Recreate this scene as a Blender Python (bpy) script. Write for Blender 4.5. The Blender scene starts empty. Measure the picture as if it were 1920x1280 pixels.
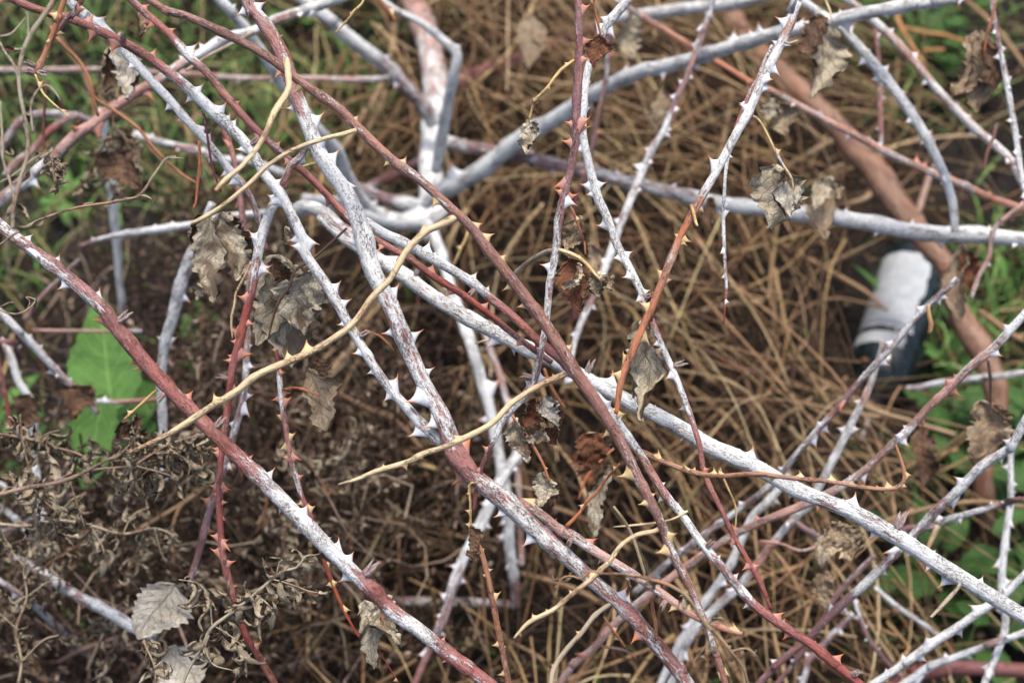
import bpy, math, random
import numpy as np
from mathutils import Vector, Matrix, Quaternion

# ------------------------------------------------------------------ camera, sky, sun, exposure
SC = bpy.context.scene
COL = SC.collection
H = 1.15
PITCH = math.radians(50)
CAM = Vector((0, 0, H))
FWD = Vector((0, math.cos(PITCH), -math.sin(PITCH)))
UPV = Vector((0, math.sin(PITCH), math.cos(PITCH)))
RGT = Vector((1, 0, 0))
K = 0.72 / 1920                      # metres per photo pixel at one metre
cam_d = bpy.data.cameras.new('camera'); cam = bpy.data.objects.new('camera', cam_d); COL.objects.link(cam)
cam.location = CAM; cam.rotation_euler = (math.pi / 2 - PITCH, 0, 0)
cam_d.lens = 50; cam_d.sensor_width = 36; cam_d.clip_start = 0.02; cam_d.clip_end = 300
cam_d.dof.use_dof = True; cam_d.dof.focus_distance = 0.70; cam_d.dof.aperture_fstop = 8.5
SC.camera = cam
world = bpy.data.worlds.new('World'); SC.world = world; world.use_nodes = True
wn = world.node_tree.nodes; wl = world.node_tree.links
bg = wn['Background']; sky = wn.new('ShaderNodeTexSky'); sky.sky_type = 'NISHITA'
SUN_EL, SUN_AZ = math.radians(78), math.radians(15)      # azimuth measured from +Y towards +X
sky.sun_disc = False; sky.sun_elevation = SUN_EL; sky.sun_rotation = SUN_AZ
sky.air_density = 1.0; sky.dust_density = 5.0; sky.ozone_density = 1.0
wl.new(sky.outputs[0], bg.inputs[0]); bg.inputs[1].default_value = 0.11
sun_d = bpy.data.lights.new('sun', 'SUN'); sun_d.energy = 1.5; sun_d.angle = math.radians(14); sun_d.color = (1, .95, .87)
sun = bpy.data.objects.new('sun', sun_d); COL.objects.link(sun)
sdir = Vector((math.sin(SUN_AZ) * math.cos(SUN_EL), math.cos(SUN_AZ) * math.cos(SUN_EL), math.sin(SUN_EL)))
sun.rotation_euler = sdir.to_track_quat('Z', 'Y').to_euler(); sun.location = (1, 1, 3)
SC.view_settings.view_transform = 'Standard'; SC.view_settings.look = 'None'
SC.view_settings.exposure = 1.18; SC.view_settings.gamma = 1

# ------------------------------------------------------------------ helpers
rng = random.Random(7)
nr = np.random.RandomState(11)

def at(px, py, d):
    px, py, d = float(px), float(py), float(d)
    return CAM + d * (FWD + RGT * ((px - 960) * K) + UPV * ((640 - py) * K))
AX = np.array([RGT, UPV, FWD]); CA = np.array(CAM)
def at_np(px, py, d):
    px, py, d = [np.asarray(a, float)[:, None] for a in (px, py, d)]
    return CA + d * (AX[2] + AX[0] * ((px - 960) * K) + AX[1] * ((640 - py) * K))
def project(P):
    q = (np.asarray(P) - CA) @ AX.T
    return 960 + q[..., 0] / q[..., 2] / K, 640 - q[..., 1] / q[..., 2] / K, q[..., 2]
def gdepth(py):
    return H / (math.sin(PITCH) - math.cos(PITCH) * (640 - py) * K)
def terrain(x, y):
    z = .012 * np.sin(7 * x + 1.3 * y) + .010 * np.sin(11 * y - 5 * x + 1) + .006 * np.sin(23 * x + 17 * y)
    z = z + .05 * np.exp(-((x - .05) ** 2 + (y - 1.05) ** 2) / .10)
    return z

def tag(o, label, cat, group=None, kind=None):
    if label: o['label'] = label
    if cat: o['category'] = cat
    if group: o['group'] = group
    if kind: o['kind'] = kind
    return o
def empty(name, loc):
    o = bpy.data.objects.new(name, None); o.empty_display_size = .02; COL.objects.link(o); o.location = loc
    return o
def mesh(name, V, F, mats, smooth=True, attrs=None, mi=None):
    me = bpy.data.meshes.new(name)
    me.from_pydata(np.asarray(V).tolist(), [], F.tolist() if hasattr(F, 'tolist') else F)
    for m in (mats if isinstance(mats, (list, tuple)) else [mats]): me.materials.append(m)
    n = len(me.polygons)
    me.polygons.foreach_set('use_smooth', [smooth] * n)
    if mi is not None: me.polygons.foreach_set('material_index', np.asarray(mi, dtype=np.int32))
    for k, a in (attrs or {}).items():
        a = np.asarray(a, dtype=np.float32)
        if a.ndim == 1:
            at_ = me.attributes.new(k, 'FLOAT', 'POINT'); at_.data.foreach_set('value', a)
        else:
            at_ = me.attributes.new(k, 'FLOAT_VECTOR', 'POINT'); at_.data.foreach_set('vector', a.ravel())
    me.update()
    return me
def obj(name, me, parent=None, loc=None):
    o = bpy.data.objects.new(name, me); COL.objects.link(o)
    if parent is not None: o.parent = parent
    if loc is not None: o.location = loc
    return o

def catmull(A, step):
    A = np.asarray(A, float)
    if len(A) == 2: A = np.vstack([A[0], (A[0] + A[1]) / 2, A[1]])
    P = np.vstack([2 * A[0] - A[1], A, 2 * A[-1] - A[-2]])
    out = []
    for i in range(1, len(P) - 2):
        p0, p1, p2, p3 = P[i - 1], P[i], P[i + 1], P[i + 2]
        n = max(2, int(np.hypot(*(p2 - p1)[:2]) / step))
        t = (np.arange(n) / n)[:, None]
        out.append(.5 * (2 * p1 + (p2 - p0) * t + (2 * p0 - 5 * p1 + 4 * p2 - p3) * t ** 2 + (3 * p1 - 3 * p2 + p3 - p0) * t ** 3))
    out.append(P[-2][None]); return np.vstack(out)

def frames(P):
    T = np.gradient(P, axis=0); T /= np.linalg.norm(T, axis=1)[:, None] + 1e-12
    n = np.cross(T[0], [0.3, .2, 1.0]); n /= np.linalg.norm(n)
    N = [n]
    for i in range(1, len(P)):
        n = N[-1] - T[i] * np.dot(N[-1], T[i]); n /= np.linalg.norm(n) + 1e-12; N.append(n)
    N = np.array(N); return T, N, np.cross(T, N)
def tube(P, R, k=10, cap=True, lump=None):
    P = np.asarray(P, float); R = np.asarray(R, float); n = len(P)
    T, N, B = frames(P)
    a = np.arange(k) * 2 * math.pi / k
    rad = R[:, None] * np.ones(k)[None]
    if lump is not None: rad = rad * lump
    V = P[:, None] + rad[..., None] * (np.cos(a)[None, :, None] * N[:, None] + np.sin(a)[None, :, None] * B[:, None])
    S = np.concatenate([[0], np.cumsum(np.linalg.norm(np.diff(P, axis=0), axis=1))])
    cyl = np.stack([np.repeat(S[:, None], k, 1), R[:, None] * np.cos(a)[None], R[:, None] * np.sin(a)[None]], -1)
    i = np.arange(n - 1)[:, None] * k; j = np.arange(k)[None]; j2 = (j + 1) % k
    F = np.stack([i + j, i + j2, i + k + j2, i + k + j], -1).reshape(-1, 4).tolist()
    V = V.reshape(-1, 3); cyl = cyl.reshape(-1, 3)
    if cap:
        V = np.vstack([V, P[0], P[-1]]); cyl = np.vstack([cyl, [0, 0, 0], [S[-1], 0, 0]])
        c0, c1 = n * k, n * k + 1
        F += [[c0, (q + 1) % k, q] for q in range(k)] + [[c1, (n - 1) * k + q, (n - 1) * k + (q + 1) % k] for q in range(k)]
    return V, F, cyl

class Acc:
    """collects many pieces of uncountable stuff into one mesh"""
    def __init__(s): s.V = []; s.F = []; s.C = []; s.Y = []; s.n = 0
    def add(s, V, F, col, cyl=None):
        V = np.asarray(V); s.V.append(V); s.F += [[a + s.n for a in f] for f in F]
        s.C.append(np.repeat(np.asarray(col, float)[None], len(V), 0)); s.Y.append(V if cyl is None else cyl); s.n += len(V)
    def build(s, name, mat, label, cat=None):
        me = mesh(name, np.vstack(s.V), s.F, mat, True, {'skin': np.vstack(s.C), 'cyl': np.vstack(s.Y)})
        return tag(obj(name, me), label, cat, None, 'stuff')

# ------------------------------------------------------------------ materials
def newmat(name):
    m = bpy.data.materials.new(name); m.use_nodes = True
    nt = m.node_tree; b = nt.nodes['Principled BSDF']
    return m, nt, b
class G:
    def __init__(s, nt): s.nt = nt
    def n(s, t, **kw):
        x = s.nt.nodes.new(t)
        for k, v in kw.items(): setattr(x, k, v)
        return x
    def link(s, a, b): s.nt.links.new(a, b)
    def attr(s, name): return s.n('ShaderNodeAttribute', attribute_name=name)
    def vmul(s, v, c):
        x = s.n('ShaderNodeVectorMath', operation='MULTIPLY'); s.link(v, x.inputs[0]); x.inputs[1].default_value = c; return x.outputs[0]
    def noise(s, v, scale=1, det=3, rough=.6):
        x = s.n('ShaderNodeTexNoise'); x.inputs['Scale'].default_value = scale; x.inputs['Detail'].default_value = det; x.inputs['Roughness'].default_value = rough
        if v is not None: s.link(v, x.inputs['Vector'])
        return x.outputs['Fac']
    def m(s, op, a, b=None, c=None, clamp=False):
        x = s.n('ShaderNodeMath', operation=op, use_clamp=clamp)
        for i, q in enumerate((a, b, c)):
            if q is None: continue
            if isinstance(q, (int, float)): x.inputs[i].default_value = q
            else: s.link(q, x.inputs[i])
        return x.outputs[0]
    def sstep(s, v, lo, hi, a=0., b=1.):
        x = s.n('ShaderNodeMapRange', interpolation_type='SMOOTHSTEP')
        for i, q in ((0, v), (1, lo), (2, hi), (3, a), (4, b)):
            if isinstance(q, (int, float)): x.inputs[i].default_value = q
            else: s.link(q, x.inputs[i])
        return x.outputs[0]
    def mix(s, f, a, b, bt='MIX'):
        x = s.n('ShaderNodeMix', data_type='RGBA', blend_type=bt)
        for i, q in ((0, f), (6, a), (7, b)):
            if isinstance(q, (int, float)): x.inputs[i].default_value = q
            elif isinstance(q, tuple): x.inputs[i].default_value = (*q, 1)
            else: s.link(q, x.inputs[i])
        return x.outputs[2]
    def bump(s, h, b, dist=.0005, strength=1):
        x = s.n('ShaderNodeBump'); x.inputs['Distance'].default_value = dist; x.inputs['Strength'].default_value = strength
        s.link(h, x.inputs['Height']); s.link(x.outputs[0], b.inputs['Normal'])

WHITE = (.69, .715, .70)
def cane_material():
    m, nt, b = newmat('bloomed_cane_bark'); g = G(nt)
    cyl = g.attr('cyl').outputs['Vector']; skin = g.attr('skin').outputs['Vector']; bl = g.attr('bl').outputs['Fac']
    n1 = g.noise(g.vmul(cyl, (55, 190, 190)), 1, 2, .5)
    n2 = g.noise(g.vmul(cyl, (210, 900, 900)), 1, 3, .65)
    n3 = g.noise(g.vmul(cyl, (1100, 1500, 1500)), 1, 2, .6)
    v = g.m('ADD', g.m('MULTIPLY', n1, .50), g.m('ADD', g.m('MULTIPLY', n2, .33), g.m('MULTIPLY', n3, .17)))
    thr = g.m('MULTIPLY_ADD', bl, -.36, .700)
    lo = g.m('SUBTRACT', thr, .04); hi = g.m('ADD', thr, .05)
    w = g.sstep(v, lo, hi)
    w = g.m('MULTIPLY', w, g.sstep(bl, 0., .12))
    # skin tone variation: darker streaks and yellowish stretches
    hue = g.noise(g.vmul(cyl, (30, 60, 60)), 1, 1, .5)
    s1 = g.mix(g.sstep(hue, .50, .72, 0., .55), skin, (.36, .12, .045))
    s1 = g.mix(g.sstep(g.noise(g.vmul(cyl, (45, 160, 160)), 1, 3, .6), .50, .30, 0., .55), s1, (.09, .025, .022))
    s2 = g.mix(g.m('MULTIPLY', g.sstep(n2, .45, .25), .65), s1, (.05, .028, .022))
    # thin bloom lying everywhere on bloomed stretches turns the skin pinkish
    veil = g.m('MULTIPLY', g.m('MULTIPLY', g.m('POWER', bl, .8), g.sstep(g.m('MULTIPLY_ADD', n3, .6, g.m('MULTIPLY', n2, .4)), .32, .66, .12, 1.)), .52)
    s3 = g.mix(veil, s2, WHITE)
    wv = g.mix(g.sstep(n3, .35, .75, 0, .5), WHITE, (.47, .495, .49))
    col = g.mix(g.m('MULTIPLY', w, .93), s3, wv)
    spk = g.sstep(g.noise(g.vmul(cyl, (700, 1100, 1100)), 1, 2, .7), .50, .60)
    ar = g.sstep(n1, .38, .62, .25, 1.)
    spk = g.m('MULTIPLY', g.m('MULTIPLY', spk, ar), g.m('MULTIPLY_ADD', bl, -.32, .95))
    dk = g.mix(.55, skin, (.10, .06, .06))
    col = g.mix(g.m('MULTIPLY', g.m('MULTIPLY', spk, .85), g.sstep(bl, .02, .2)), col, dk)
    # fine cracks and lenticels
    vo = g.n('ShaderNodeTexVoronoi', feature='DISTANCE_TO_EDGE'); g.link(g.vmul(cyl, (70, 260, 260)), vo.inputs['Vector'])
    ck = g.m('MULTIPLY', g.sstep(vo.outputs['Distance'], .09, .02), g.sstep(g.noise(g.vmul(cyl, (60, 120, 120)), 1, 2), .50, .58))
    col = g.mix(g.m('MULTIPLY', ck, .75), col, (.10, .055, .045))
    vs = g.n('ShaderNodeTexVoronoi', feature='F1'); g.link(g.vmul(cyl, (150, 260, 260)), vs.inputs['Vector'])
    sp = g.m('MULTIPLY', g.sstep(vs.outputs['Distance'], .20, .12), g.sstep(vs.outputs['Color'], .62, .66))
    col = g.mix(g.m('MULTIPLY', sp, .7), col, (.07, .045, .045))
    nt.links.new(col, b.inputs['Base Color'])
    g.link(g.m('MULTIPLY_ADD', w, .35, .42), b.inputs['Roughness']); b.inputs['Specular IOR Level'].default_value = .3
    h = g.m('SUBTRACT', g.m('ADD', g.m('MULTIPLY', w, .25), g.m('MULTIPLY', n2, .8)), g.m('MULTIPLY', ck, .5))
    g.bump(h, b, .0012, 1)
    return m
def thorn_material(name, base, tip, lo=.25, hi=.7):
    m, nt, b = newmat(name); g = G(nt)
    t = g.attr('t').outputs['Fac']; tc = g.n('ShaderNodeTexCoord').outputs['Object']
    n = g.noise(tc, 7, 3, .6)
    f = g.sstep(g.m('ADD', t, g.m('MULTIPLY_ADD', n, .5, -.25)), lo, hi)
    c = g.mix(f, base, tip)
    c = g.mix(g.sstep(t, .9, 1.), c, (.16, .05, .03))
    c = g.mix(g.sstep(n, .6, .7, 0, .35), c, (.30, .10, .06))
    g.link(c, b.inputs['Base Color']); b.inputs['Roughness'].default_value = .5
    g.bump(n, b, .001, .3)
    return m
def stuff_material(name, rough=.75, var=.5, streak=(60, 700, 700)):
    m, nt, b = newmat(name); g = G(nt)
    cyl = g.attr('cyl').outputs['Vector']; skin = g.attr('skin').outputs['Vector']
    n = g.noise(g.vmul(cyl, streak), 1, 3, .6)
    c = g.mix(g.sstep(n, .3, .7, 0., var), skin, (.06, .035, .02))
    g.link(c, b.inputs['Base Color']); b.inputs['Roughness'].default_value = rough; b.inputs['Specular IOR Level'].default_value = .15
    g.bump(n, b, .0006, .6)
    return m
def leaf_material(name, c1, c2, vein, veinf=.8, rough=.7, trans=.0, vs=(170, 170, 170), blotch=None):
    m, nt, b = newmat(name); g = G(nt)
    luv = g.attr('luv').outputs['Vector']; va = g.attr('vein').outputs['Fac']
    n = g.noise(g.vmul(luv, (90, 90, 90)), 1, 4, .6); nf = g.noise(g.vmul(luv, (600, 600, 600)), 1, 3, .6)
    c = g.mix(g.sstep(n, .35, .65), c1, c2)
    c = g.mix(g.sstep(nf, .3, .7, 0, .18), c, vein)
    vo = g.n('ShaderNodeTexVoronoi', feature='DISTANCE_TO_EDGE'); g.link(g.vmul(luv, vs), vo.inputs['Vector'])
    uv = g.n('ShaderNodeSeparateXYZ'); g.link(g.attr('uvn').outputs['Vector'], uv.inputs[0])
    av = g.m('ABSOLUTE', uv.outputs[1]); wb = g.noise(g.vmul(luv, (120, 120, 120)), 1, 2)
    fr = g.m('FRACT', g.m('ADD', g.m('MULTIPLY_ADD', uv.outputs[0], 7.5, g.m('MULTIPLY', av, -2.3)), g.m('MULTIPLY', wb, .5)))
    sv = g.m('MULTIPLY', g.sstep(g.m('ABSOLUTE', g.m('SUBTRACT', fr, .5)), .09, .03), g.sstep(av, .98, .6, .4, 1))
    va = g.m('MAXIMUM', sv, g.sstep(av, .075, .03))
    v = g.m('MAXIMUM', va, g.m('MULTIPLY', g.sstep(vo.outputs['Distance'], .10, .02), .75))
    c = g.mix(g.m('MULTIPLY', v, veinf * .75), c, vein)
    if blotch: c = g.mix(g.sstep(g.noise(g.vmul(luv, (45, 45, 45)), 1, 2), .56, .64, 0, .85), c, blotch)
    g.link(c, b.inputs['Base Color']); b.inputs['Roughness'].default_value = rough; b.inputs['Specular IOR Level'].default_value = .25
    g.bump(g.m('MULTIPLY_ADD', v, -1, n), b, .0012, .7)
    return m

M_CANE = cane_material()
M_TH = {'w': thorn_material('thorn_white_orange_tip', (.62, .63, .66), (.60, .23, .10), .35, .85),
        'r': thorn_material('thorn_red_orange', (.42, .20, .16), (.50, .17, .07), .15, .6),
        't': thorn_material('thorn_tan', (.55, .40, .20), (.52, .24, .10), .4, .9)}
M_STRAW = stuff_material('dry_straw')
M_DRY = stuff_material('dry_weed_stem', .8, .6, (90, 900, 900))
M_LG = leaf_material('dead_leaf_underside', (.68, .60, .45), (.44, .365, .25), (.12, .09, .055), blotch=(.17, .12, .08))
M_LW = leaf_material('dead_leaf_pale_underside', (.66, .62, .53), (.48, .43, .34), (.17, .12, .075), .75)
M_LB = leaf_material('dead_leaf_brown_upper', (.12, .07, .045), (.20, .11, .06), (.05, .03, .02))
M_LR = leaf_material('dead_leaf_red_brown', (.15, .055, .03), (.24, .10, .045), (.05, .025, .015))
M_LT = leaf_material('dead_leaf_tan', (.46, .36, .24), (.29, .20, .125), (.12, .08, .05))
M_GR = leaf_material('green_leaf', (.035, .10, .017), (.018, .055, .012), (.11, .20, .05), .55, .6, 0, (60, 60, 60))
M_GR3 = leaf_material('fresh_green_leaf', (.12, .28, .06), (.085, .21, .045), (.28, .42, .12), .5, .55)
M_GR2 = leaf_material('pale_green_leaf', (.085, .21, .045), (.055, .15, .035), (.24, .38, .10), .5, .5)
M_CURL = leaf_material('curled_weed_leaf', (.52, .44, .31), (.28, .22, .145), (.12, .09, .06), .5)

# ------------------------------------------------------------------ thorn, bud meshes (shared)
def thorn_mesh(name, mat, bend, width, base, seed):
    """unit-high prickle: long wide foot along X, hooked tip"""
    hs = [-.12, 0, .06, .14, .26, .42, .6, .78, .92, 1.0]
    k = 10; V = []; t = []
    for h in hs:
        q = max(0, min(1, 1 - h))
        a = base * (q ** 2.7 * .80 + q * .20) + .006
        bb = width * (q ** 1.8 * .7 + q * .3) + .006
        cx = -bend * max(h, 0) ** 1.8
        for j in range(k):
            an = j * 2 * math.pi / k
            V.append((cx + a * math.cos(an), bb * math.sin(an), h)); t.append(max(h, 0))
    F = []
    for i in range(len(hs) - 1):
        for j in range(k):
            F.append([i * k + j, i * k + (j + 1) % k, (i + 1) * k + (j + 1) % k, (i + 1) * k + j])
    F.append([(len(hs) - 1) * k + j for j in range(k)])
    return mesh(name, V, F, mat, True, {'t': t})
TH = {s: [thorn_mesh('thorn', M_TH[s], bd, wd, bs, i) for i, (bd, wd, bs) in
          enumerate([(.20, .25, .62), (.42, .23, .70), (.06, .24, .56), (.62, .26, .78)])] for s in 'wrt'}

def place(o, P, Z, X):
    """orient: local Z -> Z, local X -> X (orthogonalised)"""
    Z = Vector(Z).normalized(); X = Vector(X); X = (X - Z * X.dot(Z)).normalized(); Y = Z.cross(X)
    R = Matrix((X, Y, Z)).transposed()
    o.rotation_mode = 'QUATERNION'; o.rotation_quaternion = R.to_quaternion(); o.location = P

def bud_mesh():
    V, F, cyl = [], [], []
    n = 0; r = random.Random(3)
    for q in range(5):
        an = q * 1.3; tilt = .15 + .5 * (q / 5)
        d = np.array([math.cos(an) * math.sin(tilt), math.sin(an) * math.sin(tilt), math.cos(tilt)])
        L = .9 - .1 * q
        P = np.array([d * L * s + np.array([0, 0, .25 * s * s]) for s in np.linspace(0, 1, 6)])
        v, f, c = tube(P, np.array([.12, .16, .17, .13, .07, .01]), 6)
        V.append(v); F += [[a + n for a in ff] for ff in f]; cyl.append(c * .01); n += len(v)
    V = np.vstack(V)
    return mesh('bud', V, F, M_CANE, True, {'cyl': np.vstack(cyl), 'skin': np.repeat([[.26, .13, .10]], len(V), 0), 'bl': np.full(len(V), .45)})
BUD = bud_mesh()

# ------------------------------------------------------------------ canes
SK = dict(R=(.25, .042, .028), P=(.16, .036, .036), O=(.43, .15, .065), B=(.23, .072, .038), K=(.40, .20, .155),
          T=(.58, .45, .27), Y=(.56, .40, .17), G=(.34, .28, .20), D=(.13, .07, .045), N=(.34, .15, .07), E=(.24, .125, .07))
def parse(s, d):
    A = [[float(v) for v in q.split()] for q in s.split(',')]
    A = [a if len(a) == 4 else a + [0.] for a in A]
    A = np.array(A)
    L = np.concatenate([[0], np.cumsum(np.hypot(*np.diff(A[:, :2], axis=0).T))]); L /= L[-1]
    d = [d] if not isinstance(d, (list, tuple)) else list(d)
    D = np.interp(L, np.linspace(0, 1, len(d)), d) if len(d) > 1 else np.full(len(A), d[0])
    return np.column_stack([A, D])     # x y w b d
def stem_mesh(A, skin, origin, step=7, k=12, rough=.05, name='stem'):
    C = catmull(A, step)
    P = at_np(C[:, 0], C[:, 1], C[:, 4]); R = np.clip(C[:, 2], .8, None) * C[:, 4] * K / 2 * (.81 if k >= 12 else .97)
    n = len(P)
    # gnarl: slight wander plus uneven section
    s = np.cumsum(np.r_[0, np.linalg.norm(np.diff(P, axis=0), axis=1)])
    ph = rng.uniform(0, 100)
    wob = np.stack([np.sin(s * 90 + ph), np.sin(s * 71 + ph * 2), np.sin(s * 113 + ph * 3)], -1) * (R[:, None] * .05)
    P = P + wob
    nd = np.zeros(n); q = rng.uniform(.01, .04)
    side = 1
    for _ in range(60):
        if q > s[-1]: break
        e_ = np.exp(-((s - q) / (R.mean() * 1.3)) ** 2); nd = nd + e_ * rng.uniform(.08, .20)
        kk = int(np.searchsorted(s, q)); kk = min(kk, n - 1)
        P = P + e_[:, None] * side * R[kk] * .12 * np.array(AX[0] * rng.uniform(-1, 1) + AX[1] * rng.uniform(-1, 1)); side = -side
        q += rng.uniform(.03, .06)
    lump = 1 + rough * nr.randn(n, k) * .4 + .025 * np.sin(s * 55 + ph)[:, None] + .02 * np.sin(s * 230 + ph)[:, None]
    lump = lump + nd[:, None]
    lump = lump + .03 * np.sin(np.arange(k) * 2 * math.pi / k * 3 + ph)[None]
    V, F, cyl = tube(P, R, k, True, lump)
    cyl = cyl + rng.uniform(0, 5)
    bl = np.concatenate([np.repeat(C[:, 3], k), C[[0, -1], 3]])
    me = mesh(name, V - np.array(origin), F, M_CANE, True, {'cyl': cyl, 'skin': np.repeat([skin], len(V), 0), 'bl': bl})
    return me, C, P, R
def add_thorns(parent, C, P, R, origin, tips, auto, style, maxn=95, lf=1., seed=0):
    r = random.Random(seed); cnt = 0
    T = np.gradient(P, axis=0)
    def put(i, dirv, length, var):
        nonlocal cnt
        if cnt >= maxn: return
        cnt += 1
        dirv = dirv / np.linalg.norm(dirv)
        st = style if len(style) == 1 else r.choice(style)
        if len(style) > 1: st = style[0] if C[i, 3] > .45 else style[1]
        me = TH[st][var]
        o = obj('thorn', me, parent)
        base = P[i] + dirv * R[i] * .80
        x = T[i] / np.linalg.norm(T[i])
        if r.random() < .3: x = -x
        place(o, Vector(base) - origin, dirv, x)
        s = length * r.uniform(.95, 1.05); wz = r.uniform(.85, 1.15)
        o.scale = (s * wz, s * wz, s)
    for tp in (tips or []):
        tx, ty = tp
        dd = np.hypot(C[:, 0] - tx, C[:, 1] - ty); i = int(dd.argmin())
        if dd[i] < 4: continue
        tip = np.array(at(tx, ty, C[i, 4] + r.uniform(-.3, .3) * dd[i] * C[i, 4] * K))
        dv = tip - P[i]; ln = np.linalg.norm(dv) - R[i] * .8
        put(i, dv, min(max(ln, R[i] * .5), R[i] * 2.6 + .001), r.choice([0, 0, 1, 1, 2, 3]))
    if auto:
        S = np.concatenate([[0], np.cumsum(np.hypot(*np.diff(C[:, :2], axis=0).T))])
        s = r.uniform(.2, .9) * auto; side = 1
        while s < S[-1] - 8:
            i = int(np.searchsorted(S, s))
            if -350 < C[i, 0] < 2270 and -200 < C[i, 1] < 1480:
                t = T[i] / np.linalg.norm(T[i]); v = np.array(FWD)
                a = np.cross(t, v); a /= np.linalg.norm(a); bvec = np.cross(a, t)
                an = r.gauss(0, .55) + (0 if side > 0 else math.pi)
                if r.random() < .12: an = r.uniform(0, 6.28)
                dv = a * math.cos(an) + bvec * math.sin(an)
                dv = dv + t * r.uniform(-.15, .25)
                ln = (R[i] * 2) * r.uniform(.6, 1.0) * lf + .0015
                put(i, dv, ln, r.choice([0, 1, 2, 3]))
            side = -side if r.random() < .75 else side
            s += auto * r.uniform(.45, 1.5)
    return cnt
SEED = [0]
CANE_GROUP = 'thorny white-bloomed bramble canes'
CANES = {}
def cane(key, label, pts, d, skin='R', tips=None, auto=0, style='wr', lf=1., buds=None, name='bramble_cane', cat='bramble cane', group=CANE_GROUP, ext=True, k=12, step=7, rough=.05):
    A = parse(pts, d)
    if ext:
        def e(A0, A1):
            if -8 < A0[0] < 1928 and 8 < A0[1] < 1272 and 8 < A0[0] < 1912: return None
            v = A0 - A1; v = v / max(1, np.hypot(v[0], v[1])) * 620; q = A0 + v; q[2] = A0[2] * .8; q[3] = A0[3]; q[4] = A0[4] + np.clip(v[4], -.04, .04); return q
        q = e(A[0], A[1]); p = e(A[-1], A[-2])
        if q is not None: A = np.vstack([q, A])
        if p is not None: A = np.vstack([A, p])
    origin = at(A[0, 0], A[0, 1], A[0, 4])
    root = empty(name, origin); tag(root, label, cat, group)
    me, C, P, R = stem_mesh(A, SK[skin], origin, step, k, rough)
    obj('stem', me, root)
    SEED[0] += 1
    if tips or auto: add_thorns(root, C, P, R, origin, tips, auto, style, lf=lf, seed=SEED[0])
    for (bx, by) in (buds or []):
        dd = np.hypot(C[:, 0] - bx, C[:, 1] - by); i = int(dd.argmin())
        dv = np.array(at(bx, by, C[i, 4] - .002)) - P[i]; dv /= np.linalg.norm(dv)
        o = obj('bud', BUD, root); place(o, Vector(P[i] + dv * R[i] * .7) - origin, dv, P[min(i + 1, len(P) - 1)] - P[i - 1]); s = max(dd[i] * C[i, 4] * K * 1.0, .006); o.scale = (s, s, s)
    CANES[key] = (root, origin)
    return root
def stalk(key, pts, d, skin='T', tips=None, auto=0, style='t', lf=1.2, name='leaf_stalk', label=None, k=8, bl=None):
    """a dry leaf stalk or side shoot growing from the cane `key` (part; its thorns and leaves are sub-parts)"""
    root, origin = CANES[key]
    A = parse(pts, d)
    me, C, P, R = stem_mesh(A, SK[skin], origin, 6, k, .05, name)
    o = obj(name, me, root)
    if label: o['label'] = label
    SEED[0] += 1
    if tips or auto: add_thorns(o, C, P, R, origin, tips, auto, style, lf=lf, seed=SEED[0])
    return (o, origin)

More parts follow.
